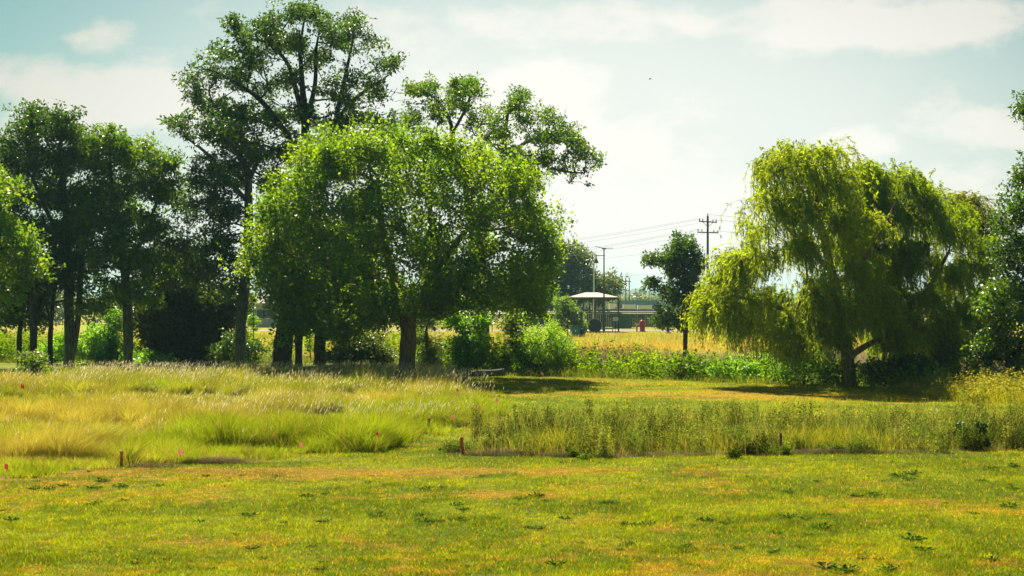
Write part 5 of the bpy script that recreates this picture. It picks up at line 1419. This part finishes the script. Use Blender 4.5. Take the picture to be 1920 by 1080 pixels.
wn = N.new('ShaderNodeTexNoise'); wn.inputs['Scale'].default_value = 9; wn.inputs['Detail'].default_value = 7; wn.inputs['Roughness'].default_value = .58
mp = vm('MULTIPLY', D, (1, 1, 2.0)); L.new(mp.outputs[0], wn.inputs['Vector'])
warp = vm('SUBTRACT', wn.outputs['Color'], (.5, .5, .5)); warp2 = vm('MULTIPLY', warp.outputs[0], (.10, .10, .055))
Dw = vm('ADD', D, warp2.outputs[0])
def blob(px, py, rx, ry, amp, src=None):
    """a soft patch of cloud, and of the painted glare, around a direction of the sky; sizes in degrees-like units of the photo"""
    v = np.array([(px - 960) / F, 1.0, (HY - py) / F]); v /= np.linalg.norm(v)
    s = vm('SUBTRACT', (src or Dw).outputs[0] if src is None else src, tuple(v))
    k = vm('MULTIPLY', s.outputs[0], (F / rx, F / rx, F / ry))
    l = vm('LENGTH', k.outputs[0])
    m = N.new('ShaderNodeMapRange'); m.interpolation_type = 'SMOOTHSTEP'
    L.new(l.outputs['Value'], m.inputs['Value'])
    m.inputs['From Min'].default_value = 1.15; m.inputs['From Max'].default_value = .35; m.inputs['To Min'].default_value = 0; m.inputs['To Max'].default_value = amp
    return m.outputs[0]
cl = None
for b in ((185, 50, 110, 50, .5), (150, 175, 230, 95, .8), (260, 190, 200, 110, .8), (60, 240, 150, 70, .6), (1060, 35, 240, 60, .7), (1480, 25, 300, 60, .75), (1650, 60, 330, 70, .95), (1780, 50, 160, 55, .5), (1830, 230, 170, 65, .75), (1900, 300, 200, 60, .5),
          (1000, 200, 260, 110, .9), (1160, 300, 280, 110, .9), (1600, 270, 110, 60, .6), (1230, 410, 420, 120, .9), (820, 170, 260, 130, .4), (700, 60, 230, 60, .3), (1780, 350, 160, 60, .5)):
    v = blob(*b)
    cl = v if cl is None else ma('MAXIMUM', cl, v)
n2 = N.new('ShaderNodeTexNoise'); n2.inputs['Scale'].default_value = 22; n2.inputs['Detail'].default_value = 8; n2.inputs['Roughness'].default_value = .6
L.new(mp.outputs[0], n2.inputs['Vector'])
nr = N.new('ShaderNodeMapRange'); L.new(n2.outputs['Fac'], nr.inputs['Value']); nr.inputs['From Min'].default_value = .25; nr.inputs['From Max'].default_value = .7; nr.inputs['To Min'].default_value = -.45; nr.inputs['To Max'].default_value = .40
cl = ma('ADD', cl, nr.outputs[0])
sh = N.new('ShaderNodeMapRange'); sh.interpolation_type = 'SMOOTHSTEP'; L.new(cl, sh.inputs['Value']); sh.inputs['From Min'].default_value = .12; sh.inputs['From Max'].default_value = .85; sh.inputs['To Max'].default_value = .92
cl = sh.outputs[0]
# other broken cloud round the rest of the dome
g = N.new('ShaderNodeMapRange'); L.new(wn.outputs['Fac'], g.inputs['Value']); g.inputs['From Min'].default_value = .52; g.inputs['From Max'].default_value = .66; g.inputs['To Max'].default_value = .6
sep = N.new('ShaderNodeSeparateXYZ'); L.new(D, sep.inputs[0])
up = N.new('ShaderNodeMapRange'); L.new(sep.outputs['Z'], up.inputs['Value']); up.inputs['From Min'].default_value = .22; up.inputs['From Max'].default_value = .35
cl = ma('MAXIMUM', cl, ma('MULTIPLY', g.outputs[0], up.outputs[0]))
# painted sun glare: a bright whitish veil low in front of the camera side of the sky
veil = blob(1080, 430, 1230, 690, 1.0, src=D)
veil2 = ma('MULTIPLY', veil, .96)
tint = N.new('ShaderNodeMix'); tint.data_type = 'RGBA'; tint.blend_type = 'MULTIPLY'; tint.inputs[0].default_value = 1; tint.clamp_result = False
L.new(sky.outputs[0], tint.inputs[6]); tint.inputs[7].default_value = (.38, .59, .48, 1)
m1 = N.new('ShaderNodeMix'); m1.data_type = 'RGBA'; L.new(veil2, m1.inputs[0]); L.new(tint.outputs[2], m1.inputs[6]); m1.inputs[7].default_value = (8.4, 8.75, 8.2, 1)
m2 = N.new('ShaderNodeMix'); m2.data_type = 'RGBA'; L.new(cl, m2.inputs[0]); L.new(m1.outputs[2], m2.inputs[6]); 
cc = N.new('ShaderNodeMix'); cc.data_type = 'RGBA'; L.new(veil, cc.inputs[0]); cc.inputs[6].default_value = (7.0, 6.7, 5.8, 1); cc.inputs[7].default_value = (9.6, 9.35, 8.7, 1)
L.new(cc.outputs[2], m2.inputs[7])
L.new(m2.outputs[2], bg.inputs['Color']); L.new(bg.outputs[0], out.inputs[0])

# ------------------------------------------------------------------ camera
cam = bpy.data.cameras.new('camera'); co = bpy.data.objects.new('camera', cam); COL.objects.link(co)
co.location = (0, 0, H); co.rotation_euler = (R(90), 0, 0)
cam.sensor_width = 36; cam.lens = 36 * F / 1920; cam.shift_y = (HY - 540) / 1920
cam.clip_start = .1; cam.clip_end = 9000
SC.camera = co
SC.view_settings.view_transform = 'Standard'; SC.view_settings.look = 'None'; SC.view_settings.gamma = 1; SC.view_settings.exposure = 1.1
SC.render.engine = 'CYCLES'
DN = True
c = SC.cycles
c.max_bounces = 6; c.diffuse_bounces = 3; c.glossy_bounces = 2; c.transmission_bounces = 4; c.transparent_max_bounces = 4; c.volume_bounces = 0
c.use_denoising = DN; c.use_adaptive_sampling = False
c.caustics_reflective = False; c.caustics_refractive = False
print('LEAVES', sum(s[1] for s in stats), [(s[0].name, s[1]) for s in stats])
